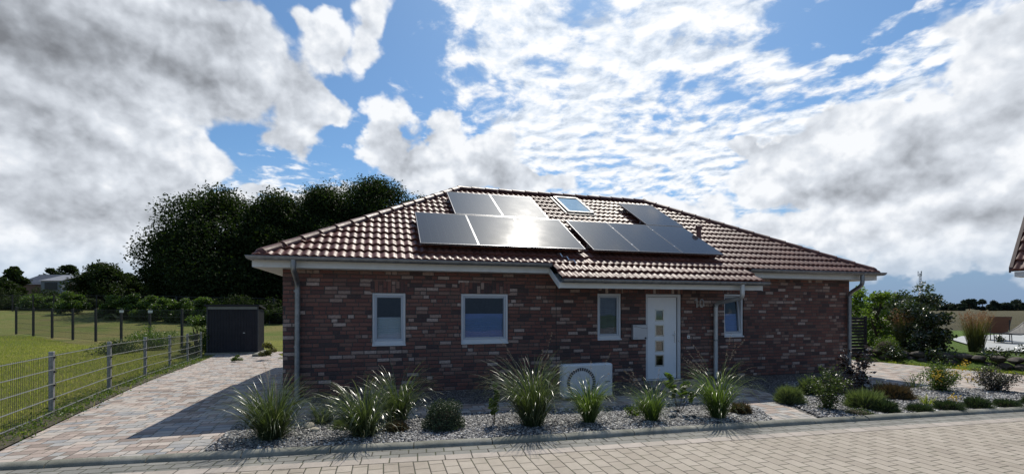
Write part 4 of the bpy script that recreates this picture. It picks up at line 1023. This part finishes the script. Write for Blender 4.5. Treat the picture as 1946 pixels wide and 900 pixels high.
def blades(n, L, w, r0, lean=(0,0), spread=.5, droop=.9, seg=6, rg=None, Lvar=.45):
    """grass blades as curved tapering ribbons"""
    rg = rg or rng; az = rg.random(n)*2*np.pi; rad = r0*np.sqrt(rg.random(n)); base = np.stack([rad*np.cos(az), rad*np.sin(az), np.zeros(n)], 1)
    out = az+rg.normal(size=n)*.6; Ls = L*(1-Lvar*rg.random(n)**1.5); t0 = spread*rg.random(n)**.8; cur = droop*(.4+.9*rg.random(n))
    P = base.copy(); pts = [P.copy()]; dirs = []
    for i in range(seg):
        f = (i+.5)/seg; th_ = t0+cur*f**2.2*1.5
        hx_ = np.cos(out)*np.sin(th_)+lean[0]*f; hy_ = np.sin(out)*np.sin(th_)+lean[1]*f; hz_ = np.cos(th_)
        d = np.stack([hx_,hy_,hz_],1); d /= np.linalg.norm(d,axis=1,keepdims=True); P = P+d*(Ls/seg)[:,None]; pts.append(P.copy()); dirs.append(d)
    wd = np.stack([-np.sin(out+rg.normal(size=n)*.7), np.cos(out+rg.normal(size=n)*.7), np.zeros(n)],1)
    V = []; tint = []
    for i, p in enumerate(pts):
        f = i/seg; ww = w*(1-f**2.5)*(.55+.45*min(1,f*5))+.0004; V += [p-wd*ww*.5, p+wd*ww*.5]; tint += [np.full(n,f), np.full(n,f)]
    V = np.stack(V,1); m_ = V.shape[1]; V[:,:,2] = np.maximum(V[:,:,2], .004); rt = rg.random(n)[:,None]
    tint = np.clip(np.stack(tint,1)*.55+rt*.45,0,1); b0 = np.arange(n)*m_; F = []
    for i in range(seg): F.append(np.stack([b0+2*i, b0+2*i+1, b0+2*i+3, b0+2*i+2],1))
    return V.reshape(-1,3), np.concatenate(F), tint.ravel()
GR = mat_leaf('grass_blade', (.032,.045,.018), (.09,.115,.05), (.42,.43,.31), .30, .30, .7)  # pale end colour paints in the sun glint; dry blades use it too
GRL = mat_leaf('grass_blade_light', (.04,.066,.018), (.12,.165,.05), (.42,.44,.28), .36, .35, .5)  # palest colour again holds a painted glint
PLM = mat_leaf('grass_plume', (.16,.13,.09), (.30,.25,.18), (.45,.40,.32), .3, .6, .3, (1,1,1))
def grass(name, x, y, ht, wd, label, m_=None, n=420, seed=1, w=.010, plumes=0, lean=(-.22,-.05), group=None, droop=.85, spread=.42, r0=.115, cat='grass'):
    rg = np.random.default_rng(seed); m_ = m_ or GR; z0 = float(h(x,y)); root = tag(empty(name, (x,y,z0)), label, cat, group)
    ht *= .93; L = ht*1.32; V, F, T = blades(int(n*.85), L*1.04, w*1.2, r0, lean, spread*1.1, droop*1.65, 8, rg, .6)
    V3, F3, T3 = blades(int(n*.45), L*.62, w*.7, r0*1.25, (lean[0]*.6,lean[1]), spread*1.7, droop*1.5, 8, rg, .6)
    F = np.concatenate([F, F3+len(V)]); V = np.concatenate([V, V3]); T = np.concatenate([T, T3*.9])
    nd = max(6, n//22); V3, F3, T3 = blades(nd, L*.75, w*.6, r0*1.3, (lean[0]*.5,0), spread*2.2, droop*1.6, 8, rg, .5)
    F = np.concatenate([F, F3+len(V)]); V = np.concatenate([V, V3]); T = np.concatenate([T, np.full(len(T3), 1.2)])
    np_mesh('blades', V, F, m_, root, T)
    if plumes:
        V, F, T = blades(plumes, L*1.25, .0035, r0*.7, (lean[0]*1.4,lean[1]), spread*.7, .5, 7, rg, .25)
        nb = plumes; tips = V.reshape(nb,-1,3)[:,-5:,:]; CC = []
        for j in range(nb):
            for q in range(26):
                a = rg.random(); c = tips[j,0]*(1-a)+tips[j,-1]*a; CC.append(c+rg.normal(size=3)*.006)
        V2, F2 = leaf_quads(np.array(CC), .028, .2, rg=rg); np_mesh('plumes', np.concatenate([V,V2]), np.concatenate([np.concatenate([F[:,[0,1,2]],F[:,[0,2,3]]]), F2+len(V)]), PLM, root, np.concatenate([T, rg.random(len(V2))]))
    return root
G_ = 'clumps of ornamental grass in the gravel bed'
grass('ornamental_grass', -3.22, 6.16, .84, 1.0, 'large striped grass clump at the left end of the gravel bed', n=560, seed=1, group=G_, plumes=3, spread=.62, droop=.75)
grass('ornamental_grass', -2.86, 6.98, .42, .4, 'small grass tuft behind the leftmost large clump', n=130, seed=2, group=G_)
grass('ornamental_grass', -2.02, 6.30, .80, 1.0, 'large striped grass clump second from the left, leaning left', n=480, seed=3, group=G_, lean=(-.36,-.03), spread=.55)
grass('ornamental_grass', -1.78, 7.10, .86, .9, 'grass clump close to the wall behind the second large clump', n=330, seed=4, group=G_, lean=(-.12,-.05), spread=.55)
grass('ornamental_grass', .30, 6.84, 1.02, 1.1, 'tallest grass clump just left of the heat pump', n=560, seed=5, group=G_, plumes=5, lean=(-.30,-.03))
grass('ornamental_grass', 1.18, 7.03, .76, .8, 'bright green grass clump in front of the heat pump', GRL, n=330, seed=6, group=G_, plumes=5, lean=(-.24,-.03), r0=.07)
grass('ornamental_grass', 2.17, 7.15, .62, .7, 'small bright grass clump in front of the house door', GRL, n=270, seed=7, group=G_, plumes=6, lean=(-.28,-.03), r0=.07)
grass('ornamental_grass', 3.27, 7.32, .92, .8, 'bright grass clump with pale plumes below the offset downpipe', GRL, n=360, seed=8, group=G_, plumes=9, lean=(-.20,-.03), r0=.08)

def shrub(name, x, y, ht, wd, label, m_, n=900, leaf=.03, seed=1, stems=7, cat='shrub', vis=True, group=None, up=.2, asp=.6, flat=1.0, low=.0):
    """several arching stems with leaves along them and a loose leafy volume"""
    rg = np.random.default_rng(seed); random.seed(seed); z0 = float(h(x,y)); root = tag(empty(name, (x,y,z0)), label, cat, group); C = []
    mb = MB()
    for i in range(stems):
        a = rg.random()*6.28; r = wd/2*math.sqrt(rg.random()); top = Vector((r*math.cos(a), r*math.sin(a), ht*(.6+.4*rg.random())*(1-.35*(2*r/wd)**2))); mid = Vector((top.x*.35, top.y*.35, top.z*.5))
        base = Vector((random.uniform(-.04,.04)*wd, random.uniform(-.04,.04)*wd, -.02)); pts = [base, mid, top]; P = []
        for j in range(7):
            t_ = j/6; P.append(base*(1-t_)**2+mid*2*t_*(1-t_)+top*t_**2)
        mb.tube(P, [max(.0022, .007*(1-.8*j/6)) for j in range(7)], 5)
        m2 = max(3, int(n/stems)); tt = low+(1-low)*rg.random(m2)**.7
        for t_ in tt:
            k = min(5, int(t_*6)); c = P[k]+(P[k+1]-P[k])*(t_*6-k); C.append(np.array(c)+rg.normal(size=3)*wd*.085*(1.15-.6*t_))
    C = np.array(C); C[:,2] = np.maximum(C[:,2], .015)*flat; V, F = leaf_quads(C, leaf, asp, up, rg)
    np_mesh('foliage', V, F, m_, root, np.repeat(rg.random(len(C)),4)); mb.obj('stems', BARK, root, True); return root
def dome(name, x, y, ht, wd, label, m_, n=2500, leaf=.02, seed=1, cat='plant', group=None, spiky=False):
    """dense cushion: needle or leaf bits standing outwards from a dome"""
    rg = np.random.default_rng(seed); z0 = float(h(x,y)); root = tag(empty(name, (x,y,z0)), label, cat, group)
    d = rg.normal(size=(n,3)); d[:,2] = np.abs(d[:,2]); d /= np.linalg.norm(d,axis=1,keepdims=True)
    lump = 1+.12*np.sin(d[:,0]*7+seed)*np.cos(d[:,1]*6+seed*2)+.08*np.sin(d[:,2]*11)
    r = (.72+.3*rg.random(n))*lump; C = d*r[:,None]*np.array([wd/2,wd/2,ht])
    if spiky:
        L = ht*.30*(.6+.8*rg.random((n,1))); e = rg.normal(size=(n,3)); e -= (e*d).sum(1,keepdims=True)*d; e /= np.linalg.norm(e,axis=1,keepdims=True)
        dd = d+rg.normal(size=(n,3))*.25; dd[:,2] += .4; C = C*.85; V = np.stack([C-e*leaf*.5, C+e*leaf*.5, C+dd*L],1).reshape(-1,3); V[:,2] = np.maximum(V[:,2], .0); F = np.arange(3*n).reshape(-1,3); T = np.repeat(rg.random(n),3)
        T[2::3] = np.clip(T[2::3]+.35,0,1)
    else:
        V, F = leaf_quads(C, leaf, .5, .2, rg); V[:,2] = np.maximum(V[:,2], .0); T = np.repeat(rg.random(n),4)
    np_mesh('foliage', V, F, m_, root, T)
    # woody dark core so that the cushion is not hollow
    import bmesh
    bm = bmesh.new(); bmesh.ops.create_icosphere(bm, subdivisions=2, radius=1); Vc = np.array([v.co[:] for v in bm.verts])*np.array([wd*.36,wd*.36,ht*.72]); Fc = [tuple(v.index for v in f.verts) for f in bm.faces]; bm.free()
    Vc[:,2] = np.maximum(Vc[:,2], -.01); mb = MB(); mb.add(Vc, Fc); mb.obj('core', BARK, root, True); return root
LAV = mat_leaf('lavender_grey', (.05,.07,.03), (.12,.15,.07), (.20,.23,.12), .3, .6, .3)
JUN = mat_leaf('conifer_blue', (.02,.035,.018), (.05,.075,.035), (.10,.13,.06), .15, .5, .35)
RUST = mat_leaf('rusty_sedum', (.045,.04,.022), (.095,.08,.042), (.15,.11,.06), .2, .7, .2, (1.3,1,.6))
dome('dwarf_conifer', -.99, 6.72, .44, .60, 'dark round dwarf conifer alone on the gravel between the grasses', JUN, 9000, .022, 3, 'shrub')
dome('cushion_plant', -1.66, 6.58, .12, .36, 'rusty brown cushion plant right of the second grass clump', RUST, 1600, .014, 4, 'plant', None, True)
dome('cushion_plant', 3.80, 7.66, .16, .34, 'rusty green cushion plant at the right end of the front bed', RUST, 1600, .014, 5, 'plant', None, True)
dome('cushion_plant', -2.42, 6.75, .13, .5, 'pale dry cushion plant behind the two boulders', LAV, 1300, .012, 6, 'plant', None, True)
shrub('cushion_plant', 2.0, 7.5, .26, .5, 'light green low plant beside the small bright grass clump', LF_FRESH, 500, .035, 7, 9, 'plant')
shrub('sapling', -.27, 6.87, .70, .26, 'thin sapling with light green leaves left of the tallest grass clump', LF_FRESH, 42, .10, 11, 3, 'plant', asp=.75, low=.45)
shrub('sapling', 2.78, 7.68, .80, .60, 'young fig like plant with drooping light leaves before the front door', LF_FRESH, 75, .13, 12, 4, 'plant', asp=.6, low=.6)
T_ = 'lavender tufts in the right bed'
dome('lavender', 5.13, 8.52, .28, .46, 'round grey green lavender tuft nearest to the footpath', LAV, 2600, .012, 21, 'plant', T_, True)
dome('lavender', 6.05, 9.35, .30, .45, 'dark lavender tuft in the shade by the brick wall', LAV, 1800, .012, 22, 'plant', T_, True)
dome('lavender', 6.22, 8.10, .28, .66, 'wide grey green lavender tuft right of the leafy shrub', LAV, 3200, .012, 23, 'plant', T_, True)
dome('lavender', 6.30, 7.78, .19, .40, 'small bluish tuft touching the kerb below the wide lavender', JUN, 1800, .012, 24, 'plant', T_, True)
shrub('leafy_shrub', 5.46, 7.96, .90, .74, 'loose small leaved shrub standing before the right end of the brick wall', LF_MID, 2100, .038, 25, 16)
dome('creeping_plant', 5.72, 7.62, .10, .45, 'flat green ground plant at the foot of the leafy shrub', LF_MID, 900, .02, 26)
shrub('dark_shrub', 7.35, 9.75, 1.10, .85, 'dark purple leaved shrub at the right house corner', LF_PURP, 620, .075, 27, 11)
dome('dark_cushion', 6.75, 9.6, .42, .95, 'dense dark cushion below the purple shrub', LF_PURP, 2600, .035, 28, 'shrub')
dome('brown_cushion', 7.45, 9.02, .24, .75, 'brown withered cushion behind the wide lavender', RUST, 2600, .014, 29, 'plant', None, True)
grass('sedge', 8.75, 10.05, .36, .5, 'thin upright sedge tuft at the edge of the right driveway', GR, n=50, seed=30, w=.008, lean=(0,0), cat='plant')
grass('sedge', 7.9, 10.0, .26, .4, 'sparse sedge tuft behind the brown cushion', GR, n=36, seed=31, w=.008, lean=(0,0), cat='plant')
shrub('flowering_shrub', 9.05, 9.75, .66, .86, 'green shrub with yellow flower heads in the right bed', LF_FRESH, 3600, .035, 32, 26)
shrub('flowering_shrub', 10.2, 9.72, .55, .85, 'dusky purple shrub next to the yellow flowering one', mat_leaf('leaf_dusky', (.035,.035,.03), (.085,.075,.065), (.17,.15,.14), .25, .4, .6), 3200, .036, 33, 24)
YEL = mat_leaf('yellow_petal', (.50,.33,.03), (.65,.45,.05), None, .3, .6, .2, (1,1,1))
def flowers(root_xy, pts, label, r=.03, n=40, seed=1, m_=None):
    rg = np.random.default_rng(seed); root = tag(empty('yellow_flowers', (*root_xy, 0)), label, 'flowers'); C = np.concatenate([np.array(p)+rg.normal(size=(n,3))*r for p in pts])
    C[:,2] = np.maximum(C[:,2], .02); V, F = leaf_quads(C, .03, .8, rg=rg); np_mesh('blossom', V, F, m_ or YEL, root, np.repeat(rg.random(len(C)),4))
flowers((9.0,9.6), [(.05,-.15,.45),(-.2,-.1,.42),(.3,-.05,.52),(.45,0,.6),(-.1,.0,.25),(.35,-.2,.35),(-.3,-.15,.36)], 'cluster of yellow flower heads on the green shrub', .05, 34, 41)
flowers((8.15,8.55), [(0,0,.08),(.08,.02,.1)], 'small low patch of orange yellow flowers near the kerb', .04, 30, 42)
# thrift tufts along the kerb
kt = 'small green tufts along the kerb'
words = ['first','second','third','fourth','fifth','sixth','seventh','eighth','ninth','tenth']
for i in range(10):
    x = 6.95+i*.62+random.uniform(-.08,.08); y = 7.62+(x-6.75)*.205+.12+random.uniform(0,.08)
    dome('thrift_tuft', x, y, .13+.03*(i % 3), .42+.05*(i % 2), 'dark green tuft, %s of the row behind the kerb counted from the wide lavender' % words[i], JUN, 1700, .011, 60+i, 'plant', kt, True)
grass('yellow_sedge', 7.55, 8.35, .20, .4, 'small yellow striped sedge leaning over the gravel', mat_leaf('yellow_blade', (.12,.16,.03), (.35,.35,.09), (.6,.55,.25), .3), n=40, seed=71, w=.014, lean=(.3,-.1), cat='plant')
# garden behind the rock wall
LF_SAP = mat_leaf('leaf_sapling', (.07,.11,.02), (.15,.21,.045), (.24,.29,.08), .48, .4, .5)
tree('garden_tree', 14.05, 15.7, 2.0, 2.3, 'dense dark green bush behind the rock wall', LF_GLOSS, 'bush', 5200, .10, 17, 201, True, .0)
tree('garden_tree', 14.75, 16.4, 2.55, 2.2, 'slender grey green tree rising above the dense dark bush', mat_leaf('leaf_grey', (.04,.055,.035), (.09,.115,.075), (.2,.22,.17), .25, .3, .7), 'tree', 2200, .10, 16, 202, True, .25)
tree('garden_tree', 13.75, 17.3, 2.3, 1.7, 'fresh green sapling group right of the house corner', LF_SAP, 'tree', 2600, .10, 18, 203, True, .02)
tree('garden_tree', 14.5, 18.9, 2.55, 2.0, 'light green young tree close to the slatted screen', LF_SAP, 'tree', 2400, .10, 18, 204, True, .05)
tree('garden_tree', 15.5, 18.4, 2.1, 2.4, 'green bushy tree behind the sapling group', LF_MID, 'tree', 3200, .10, 18, 205, True, .0)
tree('garden_tree', 16.5, 19.5, 1.75, 2.2, 'dark low tree beyond the dense dark bush', LF_GLOSS, 'tree', 2500, .10, 16, 206, True, .0)
shrub('garden_plant', 12.7, 15.2, .55, .9, 'glossy leaved plant on top of the rock wall by the saplings', LF_GLOSS, 420, .08, 207, 10)
dome('garden_plant', 12.9, 15.9, .55, .9, 'yellow green cushion beneath the saplings', LF_FRESH, 1500, .04, 208)
shrub('garden_plant', 14.3, 13.6, .50, .9, 'dark leafy plant hanging over the rock wall below the reed', LF_GLOSS, 500, .07, 209, 10)
shrub('garden_plant', 15.0, 13.2, .45, 1.0, 'leafy plant on the rock wall before the patio', LF_GLOSS, 450, .07, 210, 10)
shrub('garden_plant', 15.6, 13.6, .60, .7, 'dark glossy plant at the right photo edge before the patio', LF_GLOSS, 380, .08, 211, 10)
shrub('garden_plant', 13.4, 14.6, .60, 1.1, 'dark leafy plant on the rock wall left of the reed', LF_GLOSS, 600, .07, 212, 10)
REED = mat_leaf('reed_blade', (.04,.06,.02), (.12,.12,.05), (.42,.26,.13), .35, .5, .4); REEDP = mat_leaf('reed_plume', (.20,.12,.065), (.33,.21,.12), None, .4, .7, .2, (1.1,.95,.8))
def reed(x, y, ht, wd, label, seed, n=500):
    rg = np.random.default_rng(seed); root = tag(empty('reed_grass', (x,y,float(h(x,y)))), label, 'grass')
    V, F, T = blades(n, ht*.95, .010, .22*wd, (0,0), .20, .35, 6, rg); np_mesh('blades', V, F, REED, root, T)
    nb = int(n*.4); V, F, T = blades(nb, ht*1.04, .004, .20*wd, (0,0), .22, .15, 6, rg, .2); tips = V.reshape(nb,-1,3); CC = []
    for j in range(nb):
        for q in range(12): a = rg.random(); CC.append(tips[j,-5]*(1-a)+tips[j,-1]*a+rg.normal(size=3)*.012)
    V2, F2 = leaf_quads(np.array(CC), .05, .25, .6, rg); np_mesh('plumes', V2, F2, REEDP, root, np.repeat(rg.random(len(CC)),4))
reed(15.2, 15.1, 1.33, .80, 'tall clump of reed grass with tan plumes before the patio', 301)
reed(13.6, 16.1, 1.42, .5, 'narrow tuft of reddish plumes between saplings and dark bush', 302, 200)
# slatted screen
ss = tag(empty('slatted_screen', (11.95,16.0,0), TH), 'dark slatted privacy screen behind the right house corner', 'screen')
for i in range(13):
    mb = MB(); mb.box((-.35,0,.05+i*.108), (.42,.03,.05+i*.108+.085), .003); mb.obj('slat', DARKM, ss)
for xx in (-.38,.40): mb = MB(); mb.box((xx,-.03,0), (xx+.06,.05,1.48), .004); mb.obj('post', DARKM, ss)
# loungers on the patio
RAT = simple('brown_rattan', (.14,.06,.035), .6, var=.2, scale=20); RATD = simple('dark_weave', (.05,.048,.045), .7)
def lounger(x, y, rz, m_, label, prof_, wd=.7):
    root = tag(empty('patio_lounger', (x,y,float(h(x,y))+.03), rz), label, 'lounger'); V = []; F_ = []; n = len(prof_)
    for (px_, pz_) in prof_:
        for yy in (-wd/2, wd/2): V += [(px_,yy,pz_),(px_,yy,pz_-.03)]
    for i in range(n-1): a = i*4; b_ = a+4; F_ += [(a,b_,b_+2,a+2),(a+1,a+3,b_+3,b_+1),(a,a+1,b_+1,b_),(a+2,b_+2,b_+3,a+3)]
    mb = MB(); mb.add(V, F_+[(0,2,3,1),(4*n-4,4*n-3,4*n-1,4*n-2)]); mb.obj('seat', m_, root)
    mb = MB()
    for yy in (-wd/2, wd/2): mb.tube([(a,yy,b_) for a, b_ in prof_], .018, 6)
    mb.obj('frame', DARKM, root, True)
    for (px_) in (prof_[1][0], prof_[-2][0]):
        pz_ = [b_ for a, b_ in prof_ if a == px_][0]
        for yy in (-wd/2+.05, wd/2-.05): mb = MB(); mb.tube([(px_,yy,pz_), (px_+.04,yy,0)], .016, 6); mb.obj('leg', DARKM, root, True)
lounger(21.6, 20.7, R(-120), RAT, 'brown rattan lounge chair with high curved back beside the reed', [(-.5,.42),(-.35,.36),(0,.32),(.35,.36),(.55,.6),(.72,.92),(.80,1.05)])
lounger(20.7, 18.9, R(8), RATD, 'dark curved sun lounger on the patio at the right photo edge', [(-1.0,.42),(-.7,.38),(-.3,.36),(.1,.42),(.5,.60),(.9,.85),(1.1,.92)])
shrub('patio_pot_plant', 20.4, 19.3, .35, .5, 'small potted plant on the patio between the two loungers', LF_GLOSS, 200, .07, 215, 8)

# ------------------------------------------------------------------ neighbour house corner (right)
nb_ = tag(empty('neighbour_house', (13.0,12.0,0), math.atan2(-.87,.5)), 'neighbouring house of which only the red tiled eaves corner shows at the right edge', 'house')
# local x along eave, local y up-slope (left of x): rotate so that +y = (.87,.5)
NP = R(50); z0 = 2.72
def fr_n(u_, s_, h_): return np.stack([u_, s_*math.cos(NP)-h_*math.sin(NP), z0+s_*math.sin(NP)+h_*math.cos(NP)], 1)
V, F, T = tile_face(fr_n, 6.0, 12, 0, (0,6.0), False); rfn = np_mesh('roof', V, F, TILE, nb_, T, True)
mb = MB(); c_, s_n = math.cos(NP), math.sin(NP)
mb.add([(-.04,-.03,z0-.05),(.0,-.03,z0-.05),(0,4*c_,z0-.05+4*s_n),(-.04,4*c_,z0-.05+4*s_n),(-.04,-.03,z0+.09),(.03,-.03,z0+.09),(.03,4*c_,z0+.09+4*s_n),(-.04,4*c_,z0+.09+4*s_n)], [(0,3,2,1),(4,5,6,7),(0,1,5,4),(1,2,6,5),(2,3,7,6),(3,0,4,7)]); mb.obj('verge', simple('verge_dark', (.07,.035,.03), .5), rfn)
mb = MB(); mb.add([(0,0,z0-.02),(6,0,z0-.02),(6,4*c_,z0-.02+4*s_n),(0,4*c_,z0-.02+4*s_n)], [(0,3,2,1)]); mb.obj('deck', DARKI, rfn)
mb = MB(); mb.box((.05,.02,z0-.16), (6,.06,z0-.03)); mb.box((.05,.06,z0-.16), (6,.6,z0-.14)); mb.obj('fascia', FASC, nb_)
mb = MB(); mb.box((.5,.55,-.1), (6,5,z0-.14)); mb.add([(.5,.55,z0-.14),(.5,5,z0-.14),(.5,2.8,z0+2.6)], [(0,2,1)]); mb.obj('wall', BRICK, nb_)

# ------------------------------------------------------------------ far right: trees, mast
px_list = [(1640,577,50),(1672,574,40),(1706,575,44),(1738,573,40),(1770,574,44),(1800,572,40),(1823,577,30),(1842,566,34),(1868,569,30),(1890,571,26),(1912,577,40),(1933,569,34),(1958,570,34),(1985,573,40),(2015,570,44)]
pos_words = ['behind the saplings','behind the slender tree','behind the mast','behind the dark bush','right of the dark bush','left of the taller wood','at the left foot of the taller wood','round and tallest of the far wood','second tallest of the far wood','slim, at the right end of the far wood','low, in the gap of the far tree line','before the right photo edge','at the right photo edge','outside right','farther outside right']
for i, (px, top, w_) in enumerate(px_list):
    if px > 1965: continue
    D = 300+(i % 3)*14; x = (px-973)/876*D; zt_ = 1.75+(585-top)/876*D
    tree('far_tree', x, D, zt_+.3, w_/876*D, 'distant field edge tree, '+pos_words[i], LF_FAR, nleaf=2600, leaf=1.1, nblob=14, seed=400+i, trunk=True, base_clear=.0, group='trees along the far field edge')
for i, px in enumerate(range(1630, 2000, 40)):
    pass
mast = tag(empty('radio_mast', (372,420,0)), 'slim lattice radio mast with antennas on the horizon', 'mast'); mb = MB(); H_ = 33.5
for sx, sy in ((-1,-1),(1,-1),(1,1),(-1,1)): strut(mb, (sx*.9,sy*.9,0), (sx*.5,sy*.5,H_), .10)
for k in range(16):
    z0_, z1_ = k*H_/16, (k+1)*H_/16; w0, w1 = .9-.4*k/16, .9-.4*(k+1)/16; sg = 1 if k % 2 else -1
    for a in (0,1,2,3):
        c, s = [(1,0),(0,1),(-1,0),(0,-1)][a]; strut(mb, (c*w0-s*w0*sg, s*w0+c*w0*sg, z0_), (c*w1+s*w1*sg, s*w1-c*w1*sg, z1_), .05)
mb.obj('lattice', GALV, mast)
mb = MB()
for a in range(3):
    c, s = math.cos(a*2.1+.4), math.sin(a*2.1+.4)
    for z in (H_-2.6, H_-.2): mb.box((c*1.5-.2,s*1.5-.2,z), (c*1.5+.2,s*1.5+.2,z+2.1)); strut(mb, (0,0,z+1), (c*1.5,s*1.5,z+1), .06)
mb.objs('antenna', GALV, mast, per=2)

# ------------------------------------------------------------------ gravel stones, lawn blades, weeds
def inside(poly, P):
    x, y = P[:,0], P[:,1]; c = np.zeros(len(P), bool); n = len(poly)
    for i in range(n):
        (x1,y1),(x2,y2) = poly[i], poly[(i+1)%n]; k = ((y1 > y) != (y2 > y)) & (x < (x2-x1)*(y-y1)/(y2-y1+1e-12)+x1); c ^= k
    return c
def stones(name, poly, dens, label, size=.017, z=-.006, seed=5):
    rg = np.random.default_rng(seed); P = np.array(poly); lo, hi = P.min(0), P.max(0); n = int(np.prod(hi-lo)*dens); Q = lo+(hi-lo)*rg.random((n,2)); Q = Q[inside(poly,Q)]; n = len(Q)
    # squashed octahedron-like chips with 8 corners
    cube = np.array([(-1,-1,-1),(1,-1,-1),(1,1,-1),(-1,1,-1),(-1,-1,1),(1,-1,1),(1,1,1),(-1,1,1)],float)
    V = cube[None]*(.75+.5*rg.random((n,8,3))); V[:,4:,:2] *= .6; s = size*(.5+.9*rg.random((n,1,1))**1.3); V = V*s*np.stack([np.ones(n),.6+.4*rg.random(n),.35+.35*rg.random(n)],1)[:,None]
    a = rg.random(n)*6.28; tl = rg.normal(size=n)*.35; ca, sa, ct, st_ = np.cos(a), np.sin(a), np.cos(tl), np.sin(tl)
    y2 = V[:,:,1]*ct[:,None]-V[:,:,2]*st_[:,None]; z2 = V[:,:,1]*st_[:,None]+V[:,:,2]*ct[:,None]; x3 = V[:,:,0]*ca[:,None]-y2*sa[:,None]; y3 = V[:,:,0]*sa[:,None]+y2*ca[:,None]
    V = np.stack([x3+Q[:,0:1], y3+Q[:,1:2], z2+z+.008+.016*rg.random((n,1))],2)
    f = np.array([(0,3,2,1),(4,5,6,7),(0,1,5,4),(1,2,6,5),(2,3,7,6),(3,0,4,7)]); F = (np.arange(n)[:,None,None]*8+f[None]).reshape(-1,4)
    o = np_mesh(name, V.reshape(-1,3), F, STONE, None, np.repeat(rg.random(n),8)); return tag(o, label, kind='stuff')
m_, t, out = mat('gravel_stone'); a = t.attr('tint')[2]
pbsdf(t, out, t.ramp(a, [(0,(.035,.035,.04)),(.35,(.09,.09,.095)),(.6,(.19,.187,.183)),(.82,(.36,.35,.34)),(1,(.60,.59,.57))]), .6, 0, .4, t.bump(t.noise(t.coord(), 90, 4), .003, .6)); STONE = m_
bedL = [(-3.70,5.53),(-3.03,5.66),(.19,6.25),(2.52,6.77),(4.05,7.11),(4.26,7.9),(4.13,8.38)]+bed_top[::-1][1:]
stones('gravel', bedL, 3600, 'grey and white gravel chips in the front bed')
stones('gravel', [(4.89,7.27),(8.96,8.09),(14,9.12),(14.3,9.7),(10.6,9.5),(10.0,9.95),(8.3,10.6),(6.5,11.0),(5.15,8.75)], 2200, 'grey gravel chips in the right planting bed', seed=6)
def lawn(poly, n, L, w, m_, label, name='lawn_grass', seed=8):
    rg = np.random.default_rng(seed); P = np.array(poly); lo, hi = P.min(0), P.max(0); Q = lo+(hi-lo)*rg.random((n,2)); Q = Q[inside(poly,Q)]; n = len(Q); z = h(Q[:,0],Q[:,1])-.03
    a = rg.random(n)*6.28; Ls = L*(.5+rg.random(n)); d = np.stack([np.cos(a)*.5, np.sin(a)*.5, np.ones(n)],1)*Ls[:,None]; e = np.stack([-np.sin(a),np.cos(a),np.zeros(n)],1)*w*.5
    B = np.stack([Q[:,0],Q[:,1],z],1); V = np.stack([B-e,B+e,B+d],1).reshape(-1,3)
    T = np.repeat(rg.random(n),3); tag(np_mesh(name, V, np.arange(3*n).reshape(-1,3), m_, None, T), label, kind='stuff')
LAWN = mat_leaf('lawn_blade', (.13,.16,.028), (.27,.275,.06), (.42,.38,.13), .45, .5, .3)
fl = [tuple(f0_+fd*s+Vector((.0,.0))) for s in (-3.5,0,4,8,12)]
lawn([fl[0],fl[1],fl[2],fl[3],fl[4],(-17,21),(-26,27),(-34,33),(-42,33),(-24,14),(-14,4)], 260000, .055, .012, LAWN, 'short sunlit lawn left of the driveway fence')
lawn([(10.5,17.8),(11.3,16.7),(13.95,12.6),(20,12.6),(20,12.25),(13.5,12.15),(12.7,13.7),(11.75,15.7),(11,17.6)], 45000, .06, .014, LAWN, 'narrow strip of lawn before the rock wall', seed=9)
lawn([(-9.3,18.3),(-10,21.8),(-12,30),(-4,30),(-3.5,20),hw(-.3,9.5)], 60000, .09, .016, LF_FRESH, 'tall grass behind the driveway between shed and house', 'tall_grass', 12)
WEED = [tuple(f0_+fd*s+Vector((.27,.10))) for s in (-2.9,0,4,8,11)]+[tuple(f0_+fd*s+Vector((-.12,-.05))) for s in (11,8,4,0,-2.9)]
rg = np.random.default_rng(44)
def weeds():
    C = []
    for s in np.concatenate([rg.uniform(-2.5,11.5,150)]):
        p = f0_+fd*s; c = np.array([p.x+rg.uniform(-.1,.22), p.y+.05, float(h(p.x,p.y))]); k = rg.integers(15,50); sz = rg.uniform(.05,.17)
        q = rg.normal(size=(k,3))*np.array([sz,sz,sz*.5]); q[:,2] = np.abs(q[:,2]); C.append(c+q)
    C = np.concatenate(C); V, F = leaf_quads(C, .04, .5, .5, rg); tag(np_mesh('weeds', V, F, LF_FRESH, None, np.repeat(rg.random(len(C)),4)), 'weeds and loose grass growing along the foot of the mesh fence', kind='stuff')
weeds(); lawn(WEED, 16000, .10, .010, LAWN, 'unmown grass edge between driveway and fence', 'grass_edge', 13)
# soil under the weeds
sheet('verge', WEED, simple('soil', (.06,.05,.03), .95, var=.4, scale=12), .004, 1.0, 'strip of soil and weeds under the mesh fence')
